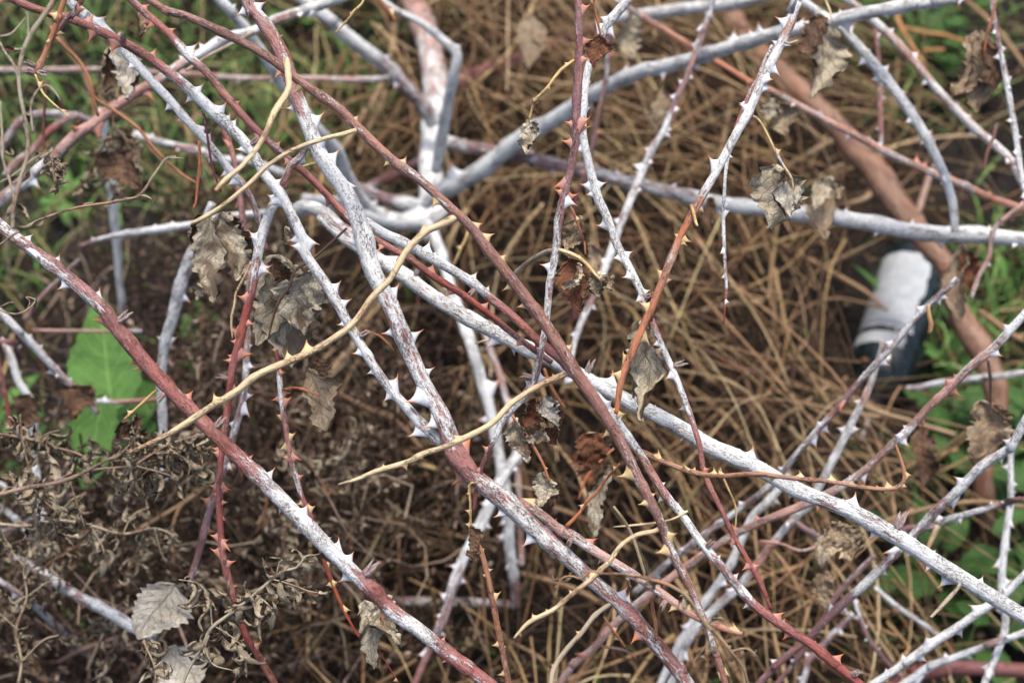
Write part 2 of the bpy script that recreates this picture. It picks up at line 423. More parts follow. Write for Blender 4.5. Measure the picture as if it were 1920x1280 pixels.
# ------------------------------------------------------------------ leaves
def leaf_mesh(L, W, seed, fold=.9, curl=.8, crump=.12, serr=.10, mats=(None, None), nu=34, nv=18, shape='oval', thick=.0004, lobes=0):
    r = random.Random(seed); q = np.random.RandomState(seed)
    u = np.linspace(0, 1, nu); v = np.linspace(-1, 1, nv + 1)
    if shape == 'oval': w = np.sin(np.pi * np.clip(u, 0, 1) ** .8) ** .75
    elif shape == 'long': w = np.sin(np.pi * u ** .75) ** .8
    else: w = np.sin(np.pi * u ** .6) ** .9
    w = w * (1 + serr * np.abs(((u * 9 + r.random()) % 1) * 2 - 1) - serr * .5 + lobes * np.sin(u * 13 + r.random() * 6))
    w = np.maximum(w, .02)
    w[-1] = .02
    wl = w * (1 + .2 * np.sin(u * 5 + r.random() * 6)); wr = w * (1 + .2 * np.sin(u * 4 + r.random() * 6))
    def field(f1, f2, ph): return np.sin(u[:, None] * f1 + v[None] * f2 + ph)
    cr = sum(field(r.uniform(5, 22), r.uniform(-8, 8), r.uniform(0, 6)) * r.uniform(.3, 1) for _ in range(7)) / 3.0
    cr2 = sum(field(r.uniform(18, 50), r.uniform(-16, 16), r.uniform(0, 6)) for _ in range(6)) / 3.0
    foldu = fold * (1 + .5 * np.sin(u * r.uniform(3, 7) + r.uniform(0, 6)))
    asym = r.uniform(-.5, .5) * fold
    X = np.zeros((nu, nv + 1)); Z = np.zeros((nu, nv + 1)); c = nv // 2
    for sgn in (-1, 1):
        x = np.zeros(nu); z = np.zeros(nu)
        ww = wl if sgn < 0 else wr
        for j in range(1, nv // 2 + 1):
            a = (foldu * (1 + sgn * asym)) * (j / (nv / 2)) ** 1.1 + .35 * crump * 8 * cr[:, c + sgn * j] * (j / (nv / 2))
            x = x + ww * W / 2 * np.cos(a) / (nv / 2); z = z + ww * W / 2 * np.sin(a) / (nv / 2)
            X[:, c + sgn * j] = sgn * x; Z[:, c + sgn * j] = z
    th = curl * (u ** 1.2) + .35 * crump * 5 * np.sin(u * r.uniform(5, 9) + r.uniform(0, 6))
    dy = np.cos(th) / (nu - 1); dz = np.sin(th) / (nu - 1)
    cy = np.concatenate([[0], np.cumsum(dy)[:-1]]) * L; cz = np.concatenate([[0], np.cumsum(dz)[:-1]]) * L
    Zt = Z + W * crump * (.6 * cr + .35 * cr2) * (np.abs(v)[None] * .8 + .2)
    Y3 = cy[:, None] - Zt * np.sin(th)[:, None]; Z3 = cz[:, None] + Zt * np.cos(th)[:, None]
    X3 = X + W * crump * .25 * cr2 + W * crump * .6 * np.sin(u * 6 + r.uniform(0, 6))[:, None]
    V = np.stack([X3, Y3, Z3], -1)
    n1 = (nu) * (nv + 1)
    du = np.gradient(V, axis=0); dv = np.gradient(V, axis=1); N = np.cross(dv, du); N /= np.linalg.norm(N, axis=-1, keepdims=True) + 1e-12
    Vb = V - N * (-thick)
    VV = np.vstack([V.reshape(-1, 3), Vb.reshape(-1, 3)])
    i = np.arange(nu - 1)[:, None] * (nv + 1); j = np.arange(nv)[None]
    F1 = np.stack([i + j, i + j + 1, i + nv + 2 + j, i + nv + 1 + j], -1).reshape(-1, 4)
    # tears: drop some cells near the rim
    keep = np.ones(len(F1), bool)
    if crump > .08:
        uu = (F1[:, 0] // (nv + 1)) / nu; vv = np.abs((F1[:, 0] % (nv + 1)) / nv * 2 - 1)
        keep = ~((vv > .72) & (np.sin(uu * 31 + seed) + np.sin(uu * 17 + seed * 2) > 1.0))
    F1 = F1[keep]
    F2 = F1[:, ::-1] + n1
    # fill the rim so that the blade has two faces and an edge
    F = np.vstack([F1[:, ::-1], F2[:, ::-1]])
    mi = np.concatenate([np.zeros(len(F1)), np.ones(len(F2))]).astype(int)
    U = np.repeat(u[:, None], nv + 1, 1); VVv = np.repeat(v[None], nu, 0)
    side = ((U * 8 - np.abs(VVv) * 2.2) % 1); side = np.minimum(side, 1 - side)
    vein = np.clip(1 - side / .12, 0, 1) * .8; vein = np.maximum(vein, np.clip(1 - np.abs(VVv) / .12, 0, 1))
    luv = np.stack([U * L, VVv * W / 2, U * 0 + seed * .37], -1).reshape(-1, 3)
    return mesh('leaf', VV, F, list(mats), True, {'uvn': np.tile(np.stack([U, VVv, U * 0], -1).reshape(-1, 3), (2, 1)), 'luv': np.vstack([luv, luv + .2])}, mi)
def leaf(parent, base, tip, wpx, d, mats, seed, fold=.9, curl=.8, crump=.17, roll=0., dz=0., name='leaf', label=None, **kw):
    """parent = (object, origin) ; base, tip in photo pixels at distance d (tip d+dz)"""
    po, org = parent
    b = at(base[0], base[1], d); t = at(tip[0], tip[1], d + dz)
    y = (t - b); Ls = y.length; y.normalize()
    L = Ls * (1.06 + curl * curl * .14)
    W = wpx * d * K * (1.12 + fold * fold * .30)
    kw.setdefault('serr', .22 if crump > .04 else .05)
    me = leaf_mesh(L, W, seed, fold, curl, crump, mats=mats, **kw)
    o = obj(name, me, po)
    z = -(at(base[0], base[1], 1) - CAM).normalized(); z = (z - y * z.dot(y)).normalized()
    z = Quaternion(y, roll) @ z; x = y.cross(z)
    # lean so that the curled blade ends near the tip pixel
    R = Matrix((x, y, z)).transposed() @ Matrix.Rotation(-curl * .42, 3, 'X')
    o.rotation_mode = 'QUATERNION'; o.rotation_quaternion = R.to_quaternion(); o.location = b - org
    if label: o['label'] = label
    return o
GREY = (M_LB, M_LG); PALE = (M_LB, M_LW); BRN = (M_LG, M_LR); TAN = (M_LB, M_LT); DRK = (M_LT, M_LB)

# ------------------------------------------------------------------ ground
def ground():
    xs = np.r_[-60, -20, -8, -4, np.linspace(-2.2, 2.2, 150), 4, 8, 20, 60]
    ys = np.r_[-60, -20, -6, -2, np.linspace(-.6, 3.6, 150), 6, 12, 30, 90]
    X, Y = np.meshgrid(xs, ys); Z = terrain(X, Y)
    Z = Z + .006 * np.sin(61 * X + 37 * Y) * np.sin(53 * Y - 29 * X) + .004 * np.sin(141 * X + 93 * np.sin(31 * Y))
    nx = len(xs); V = np.stack([X, Y, Z], -1).reshape(-1, 3)
    i = np.arange(len(ys) - 1)[:, None] * nx; j = np.arange(nx - 1)[None]
    F = np.stack([i + j, i + j + 1, i + nx + j + 1, i + nx + j], -1).reshape(-1, 4)
    m, nt, b = newmat('soil_with_gap_shade'); g = G(nt)
    tc = g.n('ShaderNodeTexCoord').outputs['Object']
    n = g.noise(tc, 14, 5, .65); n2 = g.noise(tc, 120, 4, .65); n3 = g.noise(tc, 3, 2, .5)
    c = g.mix(g.sstep(n2, .35, .7), (.006, .004, .003), (.025, .016, .011))  # brown soil taken near-black: shade of the litter gaps put into its colour
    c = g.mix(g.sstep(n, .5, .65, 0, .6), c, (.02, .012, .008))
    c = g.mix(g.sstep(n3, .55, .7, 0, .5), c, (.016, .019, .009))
    g.link(c, b.inputs['Base Color']); b.inputs['Roughness'].default_value = .95
    g.bump(g.m('ADD', n, n2), b, .02, 1)
    o = obj('ground', mesh('ground', V, F, m)); o['kind'] = 'structure'; o['label'] = 'dark brown bare soil under the straw, deepened by painted shade'
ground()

# weights in the picture: where each litter lies (looked up at the place's own ground position)
def blob(px, py, cx, cy, rx, ry): return math.exp(-(((px - cx) / rx) ** 2 + ((py - cy) / ry) ** 2))
def w_straw(px, py):
    w = 1 - 1 / (1 + math.exp(-(px - 560) / -60)) if False else 1 / (1 + math.exp(-(px - 600) / 60))
    w *= 1 / (1 + math.exp((min(px, 3380 - px + 500 if px > 1950 else px) - 1690) / 60)) if px < 1950 else .25
    w *= 1 - .9 * blob(px, py, 640, 120, 170, 200)
    w *= 1 - .8 * blob(px, py, 1720, 120, 170, 150)
    w *= 1 - .75 * blob(px, py, 850, 790, 230, 190)
    w *= 1 - .72 * blob(px, py, 980, 1180, 330, 190)
    w *= 1 - .8 * blob(px, py, 1720, 720, 110, 130)
    return w
def w_green(px, py):
    return min(1, 1.5 * blob(px, py, 170, 120, 300, 190) + 1.1 * blob(px, py, 430, 250, 220, 130) + 1.0 * blob(px, py, 690, 190, 110, 170) + .8 * blob(px, py, 30, 480, 90, 110) + 1.1 * blob(px, py, 110, 890, 170, 80)
               + 1.0 * blob(px, py, 1900, 560, 110, 150) + .7 * blob(px, py, 1680, 110, 230, 120) + .8 * blob(px, py, 1750, 1130, 180, 190) + .05 + (.45 if px > 1990 or px < -90 else 0))
def w_dark(px, py):
    return min(1, 1.4 * blob(px, py, 250, 1120, 470, 260) + 1.1 * blob(px, py, 600, 900, 330, 260) + .5 * blob(px, py, 1180, 600, 150, 130) + .4 * blob(px, py, 260, 480, 320, 150) + .4 * blob(px, py, 420, 560, 160, 220))
def clump(x, y):
    return .5 + .25 * (math.sin(31 * x + 9 * math.sin(13 * y)) + math.sin(37 * y + 7 * math.sin(17 * x + 2))) 
def ground_xy(m=.35):
    x = rng.uniform(-.75 - m, .75 + m); y = rng.uniform(.45 - m * .5, 1.75 + m)
    return x, y
def strand(x, y, z, ang, L, bend, lift, r0, r1, n=9, k=5, wave=.0, slope=.0):
    t = np.linspace(0, 1, n); a = ang + bend * (t - .5) + wave * np.sin(t * rng.uniform(5, 9) + rng.uniform(0, 6))
    if rng.random() < .35: a = a + (t > rng.uniform(.2, .8)) * rng.gauss(0, .7)
    dx = np.cos(a) * L / (n - 1); dy = np.sin(a) * L / (n - 1)
    P = np.stack([x + np.cumsum(dx) - dx.sum() / 2, y + np.cumsum(dy) - dy.sum() / 2, z + lift * np.sin(t * math.pi) + (rng.uniform(-.02, .02) + slope) * (t - .5) * 2], -1)
    P[:, 2] = np.maximum(P[:, 2], terrain(P[:, 0], P[:, 1]) + .002)
    return tube(P, np.linspace(r0, r1, n), k, False)
def col(c, v=.25):
    f = rng.uniform(1 - v, 1 + v); return [max(.005, q * f * rng.uniform(.93, 1.07)) for q in c]

straw = Acc()
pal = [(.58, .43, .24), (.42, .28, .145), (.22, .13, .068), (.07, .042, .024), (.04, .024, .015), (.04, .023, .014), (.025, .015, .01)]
for i in range(24000):
    x, y = ground_xy(.3); px, py, d = project((x, y, .05)); w = w_straw(px, py)
    if d < .3 or rng.random() > (w * .97 + .03) * (.25 + 1.1 * clump(x, y)): continue
    if (px - 1675) ** 2 / 80 ** 2 + (py - 575) ** 2 / 135 ** 2 < 1 and rng.random() < .9: continue
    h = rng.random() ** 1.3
    z = float(terrain(x, y)) + .004 + .16 * h * (.4 + .6 * w)
    # strands drape away from the stump
    a0 = math.atan2(y - 1.45, x + .12)
    ang = a0 + rng.gauss(0, .8) if rng.random() < .45 else rng.uniform(0, 6.28)
    r = rng.choice([.0004, .0006, .0008, .0010, .0013, .0018])
    c = col(pal[min(6, int((1 - h) * 4.6 + rng.random() * 2.6))])  # lower strands pick darker tones: shade inside the heap painted in
    if rng.random() < .7 * (blob(px, py, 870, 820, 300, 300) + blob(px, py, 1050, 1150, 400, 200)): c = [q * .35 for q in c]  # shade of the hollows painted into the strand colour
    V, F, cy = strand(x, y, z, ang, rng.uniform(.05, .26), rng.gauss(0, .42), rng.uniform(-.01, .03), r, r * .5, 8, 5, rng.uniform(0, .16))
    qx, qy, _ = project(V)
    if (((qx - 1672) / 72) ** 2 + ((qy - 575) / 118) ** 2 < 1).any() and rng.random() < .985: continue
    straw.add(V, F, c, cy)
for i in range(2600):
    x, y = ground_xy(.2); px, py, d = project((x, y, .1)); w = w_straw(px, py)
    if d < .3 or rng.random() > w * (.3 + clump(x, y)): continue
    a0 = math.atan2(y - 1.42, x + .10) + rng.gauss(0, .35)
    r = rng.choice([.0004, .0006, .0008, .0011]); z = float(terrain(x, y)) + rng.uniform(.06, .18) * (.4 + .6 * w)
    V, F, cy = strand(x, y, z, a0, rng.uniform(.2, .5), rng.gauss(-.7, .6), rng.uniform(.0, .05), r, r * .5, 14, 5, rng.uniform(0, .12))
    qx, qy, _ = project(V)
    if (((qx - 1672) / 80) ** 2 + ((qy - 575) / 125) ** 2 < 1).any(): continue
    f_ = .4 if rng.random() < blob(px, py, 900, 950, 330, 330) else 1  # long strands dimmed here too, the hollow's shade put into their colour
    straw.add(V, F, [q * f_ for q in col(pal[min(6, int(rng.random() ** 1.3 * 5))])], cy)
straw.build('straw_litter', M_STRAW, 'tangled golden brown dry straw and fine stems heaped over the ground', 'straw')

# dark crumbled weed litter (lower left, and thinly everywhere)
lit = Acc()
def flake(acc, p, s, c):
    n = 4; a = rng.uniform(0, 6.28); e = rng.uniform(-1, 1); t = np.linspace(-1, 1, n)
    d1 = np.array([math.cos(a) * math.cos(e), math.sin(a) * math.cos(e), math.sin(e)])
    d2 = np.cross(d1, [rng.gauss(0, 1), rng.gauss(0, 1), rng.gauss(0, 1)]); d2 /= np.linalg.norm(d2) + 1e-9
    d3 = np.cross(d1, d2); q = rng.uniform(.3, .9)
    V = []
    for u in t:
        w = (1 - u * u * .85) * s * q
        cpt = np.array(p) + d1 * s * u + d3 * s * .6 * (u * u)
        V += [cpt - d2 * w * .5 + d3 * w * .35, cpt, cpt + d2 * w * .5 + d3 * w * .35]
    F = []
    for i in range(n - 1):
        F += [[i * 3, i * 3 + 1, i * 3 + 4, i * 3 + 3], [i * 3 + 1, i * 3 + 2, i * 3 + 5, i * 3 + 4]]
    acc.add(np.array(V), F, c)
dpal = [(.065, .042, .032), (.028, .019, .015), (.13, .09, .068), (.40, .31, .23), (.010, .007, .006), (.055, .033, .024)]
fl_p, fl_s, fl_c = [], [], []
def build_flakes(acc, p, s, c):
    """many small bent husks in one go"""
    p = np.array(p); s = np.array(s)[:, None]; N = len(p)
    d1 = nr.randn(N, 3); d1 /= np.linalg.norm(d1, axis=1)[:, None]; d2 = np.cross(d1, nr.randn(N, 3)); d2 /= np.linalg.norm(d2, axis=1)[:, None]; d3 = np.cross(d1, d2)
    q = nr.uniform(.25, .6, (N, 1)); V = np.zeros((N, 6, 3))
    for a, u in enumerate((-1, 0, 1)):
        w = s * q * (1 if u == 0 else .25)
        cpt = p + d1 * s * u + d3 * s * .7 * (u * u)
        V[:, a * 2] = cpt - d2 * w + d3 * w * .5; V[:, a * 2 + 1] = cpt + d2 * w + d3 * w * .5
    F = (np.arange(N)[:, None, None] * 6 + np.array([[0, 1, 3, 2], [2, 3, 5, 4]])[None]).reshape(-1, 4) + acc.n
    V = V.reshape(-1, 3); acc.V.append(V); acc.F += F.tolist(); acc.C.append(np.repeat(np.array(c), 6, 0)); acc.Y.append(V); acc.n += len(V)
for i in range(16000):
    x = rng.uniform(-1.0, .35); y = rng.uniform(.3, 1.45)
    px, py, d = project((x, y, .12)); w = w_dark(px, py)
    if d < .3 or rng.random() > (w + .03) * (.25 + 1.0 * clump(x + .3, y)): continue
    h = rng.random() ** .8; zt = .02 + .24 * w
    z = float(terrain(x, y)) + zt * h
    r = rng.choice([.0005, .0007, .0011])
    V, F, cy = strand(x, y, z, rng.uniform(0, 6.28), rng.uniform(.03, .13), rng.gauss(0, .9), rng.uniform(-.02, .05), r, r * .6, 6, 4, .3, rng.uniform(-.05, .05))
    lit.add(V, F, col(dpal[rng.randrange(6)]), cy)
    P = V.reshape(6, 4, 3).mean(1); tone = rng.randrange(6)
    for q in range(int(3 + 13 * w)):
        fl_p.append(P[rng.randrange(2, 6)] + np.array([rng.gauss(0, .004), rng.gauss(0, .004), rng.gauss(0, .004)]))
        fl_s.append(rng.uniform(.0013, .0044)); fl_c.append(col(dpal[tone if rng.random() < .6 else rng.randrange(6)], .35))
# broken leaf bits lying in the straw
for i in range(5200):
    x, y = ground_xy(.3); px, py, d = project((x, y, .05))
    if d < .3: continue
    fl_p.append(np.array([x, y, float(terrain(x, y)) + rng.uniform(.003, .07)])); fl_s.append(rng.uniform(.002, .007)); fl_c.append(col(rng.choice([(.20, .13, .08), (.30, .21, .13), (.10, .06, .04), (.14, .07, .04)]), .3))
build_flakes(lit, fl_p, fl_s, fl_c)
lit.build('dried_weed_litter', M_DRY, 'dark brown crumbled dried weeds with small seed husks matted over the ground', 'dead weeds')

# grass
gr = Acc()
gp = [(.14, .28, .07), (.09, .19, .045), (.22, .33, .11), (.26, .26, .11), (.03, .08, .02), (.26, .19, .10)]
for i in range(60000):
    x, y = ground_xy(.9); px, py, d = project((x, y, .02)); w = w_green(px, py)
    if d < .3 or rng.random() > w * .8: continue
    z = float(terrain(x, y)); a = rng.uniform(0, 6.28); L_ = rng.uniform(.03, .11); wd = rng.uniform(.0009, .0026); ln = rng.uniform(.2, 1.2)
    t = np.linspace(0, 1, 5); hx = np.sin(t * ln) * L_; hz = np.cos(t * ln) * L_ * t
    V = []
    for u, q, zz in zip(t, hx * t, hz):
        ww = wd * (1 - u ** 2) + .0001
        V += [[x + math.cos(a) * q - math.sin(a) * ww, y + math.sin(a) * q + math.cos(a) * ww, z + zz], [x + math.cos(a) * q + math.sin(a) * ww, y + math.sin(a) * q - math.cos(a) * ww, z + zz]]
    gr.add(np.array(V), [[2 * i_, 2 * i_ + 1, 2 * i_ + 3, 2 * i_ + 2] for i_ in range(4)], col(gp[min(5, int(rng.random() ** 1.3 * 6))], .3))
gr.build('grass', M_STRAW, 'short green grass growing up between the dead stems', 'grass')
# ------------------------------------------------------------------ the canes, nearest first (points: x y width bloom)
cane('C3', 'stout red and white cane running across the middle, swollen at a node halfway down',
     '455 -20 30 .5,470 15 30 .55,496 46 31 .5,528 103 33 .4,552 170 33 .5,574 227 34 .8,602 294 36 .85,655 372 38 .9,677 430 41 .92,698 507 40 .85,730 571 38 .6,762 645 38 .55,797 723 37 .6,829 783 38 .55,846 829 46 .45,855 850 50 .4,886 890 44 .45,939 933 43 .6,992 982 41 .65,1045 1028 38 .7,1116 1092 34 .6,1173 1142 33 .5,1222 1198 34 .3,1275 1262 32 .5,1300 1300 32 .5',
     [.705, .70, .70, .70], 'R',
     [(498, 0), (440, 28), (503, 50), (531, 64), (510, 142), (538, 211), (613, 220), (641, 283), (669, 342), (647, 461), (684, 518), (754, 539), (713, 630), (769, 629), (817, 688), (760, 762), (891, 826), (847, 911), (932, 977), (979, 1032), (1178, 1099), (1186, 1113), (1178, 1204), (1280, 1243), (640, 360), (672, 440)], 330, 'wr', k=16)
cane('C1', 'red cane with white bloom crossing the lower left from left to bottom edge',
     '-5 420 28 .5,100 498 30 .55,190 575 32 .45,215 610 33 .3,290 700 34 .2,380 790 34 .3,420 830 34 .15,455 865 35 .3,520 930 35 .75,590 1000 36 .8,650 1060 34 .7,700 1110 35 .25,740 1150 34 .5,785 1180 33 .75,830 1215 33 .4,880 1255 32 .25,940 1300 30 .3',
     .70, 'R',
     [(60, 437), (117, 479), (113, 548), (192, 542), (174, 608), (207, 574), (246, 689), (252, 697), (297, 679), (364, 731), (366, 810), (453, 891), (476, 851), (518, 875), (518, 961), (583, 943), (552, 996), (622, 1005), (668, 1034), (636, 1096), (707, 1163), (836, 1191), (852, 1216), (829, 1244)],
     500, 'wr', buds=[(240, 588), (703, 1057), (417, 786), (302, 745)], k=16)
cane('C2', 'cane red at the top left corner, turning chalk white towards the swollen node',
     '-20 -22 17 .3,35 4 19 .3,81 21 19 .2,142 39 21 .25,212 71 23 .22,262 97 23 .2,301 124 23 .35,354 166 25 .75,400 209 26 .92,460 269 25 .93,496 326 25 .9,531 372 24 .93,567 446 24 .95,574 479 24 .95,620 546 23 .93,648 596 22 .9,666 627 22 .9,691 670 21 .8,726 723 22 .6,762 762 24 .8,797 801 26 .8,838 838 26 .6',
     [.70, .70, .70, .705], 'R',
     [(166, 81), (204, 101), (294, 90), (384, 156), (345, 197), (436, 216), (448, 223), (444, 287), (531, 333), (545, 382), (499, 388), (598, 450), (540, 463), (643, 528), (660, 561), (637, 610), (634, 615), (662, 669), (687, 702), (756, 708), (770, 826), (176, 25), (285, 123)], 420, 'wr', buds=[(232, 75), (478, 265), (684, 625)], k=14)
cane('C6', 'smooth brown cane with pale streaks lying over all the other canes, corner to corner',
     '268 -8 17 .32,308 18 18 .32,354 32 19 .32,425 64 21 .28,496 103 21 .28,567 156 22 .28,637 205 22 .32,673 241 22 .28,733 298 23 .36,790 340 22 .32,840 386 23 .25,886 428 24 .3,925 479 26 .3,960 525 27 .3,992 567 27 .25,1027 613 28 .3,1063 670 30 .3,1087 709 31 .25,1123 762 28 .25,1165 830 27 .3,1201 904 23 .4,1236 972 22 .4,1257 1028 21 .36,1286 1085 20 .4,1303 1120 19 .45,1321 1165 18 .5,1343 1227 17 .36,1362 1290 16 .2',
     [.672, .672, .67, .672], 'B',
     [(648, 200), (673, 216), (719, 313), (765, 294), (806, 386), (903, 414), (949, 475), (940, 547), (971, 581), (1077, 647), (1126, 819), (1160, 903), (1196, 949), (1231, 924), (1222, 1044), (1275, 1120), (1346, 1273), (1371, 1262), (660, 253)], 600, 't', k=14)
cane('C7', 'upright purple grey cane right of the middle, forking behind the long brown one',
     '1084 -8 17 .35,1087 71 18 .2,1084 142 20 .3,1080 212 20 .35,1077 283 19 .3,1063 347 18 .4,1052 390 20 .5,1045 430 18 .6,1042 468 19 .65,1031 532 18 .65,1025 599 15 .6,1013 663 15 .5,1000 715 20 .7,975 752 18 .7,946 783 15 .7,930 818 14 .7,917 844 12 .3,903 876 11 .1,893 919 10 .05,888 960 9 .1',
     [.69, .69, .69, .70], 'P',
     [(1109, 18), (1125, 76), (1056, 232), (1112, 232), (1049, 266), (1110, 241), (1038, 359), (1084, 374), (1087, 382), (1010, 494), (1048, 514), (981, 716), (903, 835)], 300, 'wr', buds=[(985, 705)], k=14, rough=.09)
cane('C7b', 'short brown thorny cane hanging straight down at the bottom edge, left of the middle',
     '893 1020 9 0,900 1028 12 .05,914 1078 13 .1,928 1149 14 .1,942 1220 14 .1,955 1290 14 .2', .71, 'N',
     [(926, 1067), (942, 1113), (910, 1028), (949, 1209), (962, 1276), (921, 1212), (932, 1267), (903, 1078)], 0, 't')
cane('C9', 'pale cane turning bright orange brown towards its lower tip, with pointed cream thorns',
     '1500 -10 24 .8,1495 0 26 .8,1474 60 22 .6,1456 99 21 .85,1431 149 20 .9,1406 205 21 .9,1378 255 21 .85,1350 308 20 .85,1321 361 19 .55,1293 411 18 .15,1275 446 17 .05,1258 485 18 .6,1240 532 18 .2,1215 592 18 .08,1187 656 18 .08,1165 713 17 .1,1155 776 11 0',
     [.695, .69, .69], 'O',
     [(1449, 34), (1467, 142), (1449, 172), (1385, 193), (1323, 298), (1444, 76), (1484, 89), (1323, 395), (1263, 437), (1298, 457), (1227, 507), (1261, 528), (1187, 565), (1224, 638), (1144, 695), (1174, 778), (1145, 768)], 400, 'wt', k=14)
cane('C5', 'white side branch of the stout cane, red where it dives under the brown cane',
     '682 416 26 .9,720 438 24 .93,755 454 24 .95,818 489 24 .93,882 528 22 .8,925 564 21 .5,967 599 21 .25,1006 635 20 .1,1045 668 20 .3,1085 712 20 .6,1130 755 20 .9,1180 822 20 .85,1201 851 18 .6,1243 922 20 .5,1279 965 18 .85,1318 1021 20 .8,1357 1067 20 .6,1392 1110 21 .6,1424 1142 22 .3,1470 1174 22 .25,1523 1209 22 .15,1566 1245 21 .1,1615 1285 20 .1',
     [.703, .725, .715, .70, .70], 'R',
     [(819, 468), (897, 508), (1291, 954), (1275, 943), (1307, 1028), (1353, 1039), (1393, 1143), (1387, 1074), (1467, 1142), (1475, 1159), (1468, 1200), (1532, 1200), (1608, 1262), (1250, 904), (1231, 941), (1172, 776)], 260, 'wr', buds=[(885, 548), (1328, 1022), (1602, 1262)], k=14)
cane('C8', 'white cane weaving down behind the orange tipped cane and thinning to a red tip',
     '1184 -8 22 .9,1148 35 22 .9,1126 71 19 .9,1105 120 18 .9,1095 177 18 .9,1093 248 18 .8,1105 312 20 .8,1119 368 22 .9,1137 407 20 .9,1158 461 20 .9,1183 507 18 .8,1206 557 17 .7,1226 613 14 .5,1247 663 15 .85,1268 709 15 .85,1293 776 14 .6,1311 833 13 .3,1321 890 13 .3,1350 950 12 .3,1375 1004 12 .2,1399 1046 12 .15,1424 1089 12 .15,1445 1142 8 .1',
     [.745, .735, .72, .71], 'R',
     [(1158, 69), (1123, 30), (1141, 344), (1098, 368), (1087, 352), (1110, 154), (1187, 468), (1148, 489), (1187, 566), (1222, 544), (1245, 709), (1385, 1074), (1431, 1085)], 130, 'wr', buds=[(1284, 680), (1213, 556)], k=14)
cane('C10', 'thick chalk white cane running to the lower right edge, with a short broken stub',
     '600 405 24 .7,640 440 28 .75,700 480 32 .8,744 507 34 .85,797 546 35 .85,850 581 34 .85,903 610 33 .85,974 645 32 .85,1027 672 32 .85,1098 709 33 .9,1172 748 34 .9,1240 783 35 .9,1293 812 37 .93,1329 835 38 .93,1382 858 37 .9,1438 888 36 .9,1488 915 36 .8,1541 936 36 .75,1594 957 36 .9,1647 987 37 .7,1700 1018 37 .93,1754 1053 37 .95,1807 1085 37 .93,1860 1117 36 .8,1930 1162 36 .92',
     [.80, .765, .745, .735, .73], 'P',
     [(946, 599), (958, 666), (1130, 744), (1231, 759), (1275, 829), (1421, 837), (1438, 869), (1475, 936), (1580, 936), (1630, 1014), (1754, 1028), (1736, 1074), (1794, 1057), (1846, 1078), (1700, 1046)], 210, 'wr', buds=[(1109, 681), (1693, 968), (780, 515)], k=16)
cane('C11', 'long thin red cane left of the brown one, lying lower along the thick white cane',
     '238 -8 16 .4,269 21 18 .3,319 67 20 .2,354 106 20 .75,390 138 19 .35,425 181 18 .3,478 241 18 .25,531 290 17 .3,574 326 17 .2,620 372 17 .2,660 415 18 .4,701 447 17 .3,769 486 16 .2,818 521 17 .05,868 553 17 .05,921 592 16 .05,960 624 15 .3,1002 656 14 .3,1035 680 12 .3',
     [.76, .745, .74, .73], 'R', [(374, 80), (329, 50), (267, 52), (840, 560)], 75, 'wr')
cane('C13', 'slim chalk white cane from the top left running beneath the red and white one',
     '118 -8 22 .9,159 28 23 .9,198 57 22 .85,234 96 22 .95,276 142 21 .95,319 188 20 .93,354 230 20 .9,390 269 19 .8,432 319 18 .85,467 365 15 .6,489 425 12 .4,500 470 9 .3',
     [.79, .78, .79], 'R', [(183, 32), (257, 142), (306, 209), (333, 230), (400, 253), (425, 351), (241, 124)], 150, 'w')
cane('C14', 'upright dark red cane left of the middle, chalky above and studded with orange thorns',
     '576 272 14 .6,560 298 17 .6,545 312 18 .5,528 354 20 .35,506 397 21 .85,489 450 24 .9,474 532 22 .4,464 574 20 .08,450 635 20 .1,436 691 18 .25,429 741 17 .05,421 805 16 .35,414 858 15 .15,411 901 16 .3,412 971 16 .1,418 1043 17 .3,436 1113 16 .3,446 1142 15 .1,460 1188 15 .05,485 1230 15 .1,517 1285 15 .15',
     [.715, .72, .725, .735], 'R',
     [(462, 442), (510, 509), (478, 610), (471, 672), (425, 666), (395, 844), (391, 913), (430, 917), (397, 927), (429, 943), (425, 973), (391, 1007), (430, 1014), (393, 1037), (444, 1051), (457, 1120), (430, 1142), (446, 1096), (501, 1230), (452, 1202), (430, 640)], 95, 'wr', buds=[(418, 708)], k=14, rough=.09)
cane('C14b', 'pinkish cane standing close behind the upright dark red cane',
     '412 215 12 .3,418 237 13 .2,439 301 14 .2,450 372 15 .2,457 425 15 .3,466 520 15 .3,464 627 15 .6,457 734 16 .6,436 822 16 .5,425 865 15 .5,405 920 17 .3,390 965 17 .5,375 1028 16 .3,365 1060 15 .4,350 1105 14 .6', [.88, .84, .82], 'P',
     [(475, 773), (475, 648)], 62, 'wr')
cane('C15', 'thin upright cane below the large grey leaf, with paired thorns and an orange lower end',
     '519 655 9 .1,521 690 11 .2,524 709 13 .7,528 755 13 .6,535 797 13 .4,545 858 13 .5,552 883 13 .6,567 933 12 .3,581 965 12 .3,600 1030 10 .1,616 1074 11 0,637 1127 9 0,659 1170 6 0,676 1195 6 0,708 1216 5 0,744 1273 3 0',
     [.745, .75, .74], 'R', [(505, 748), (553, 750), (568, 854), (522, 838), (528, 860), (593, 952), (609, 1096), (657, 1138), (508, 655)], 60, 'rt')
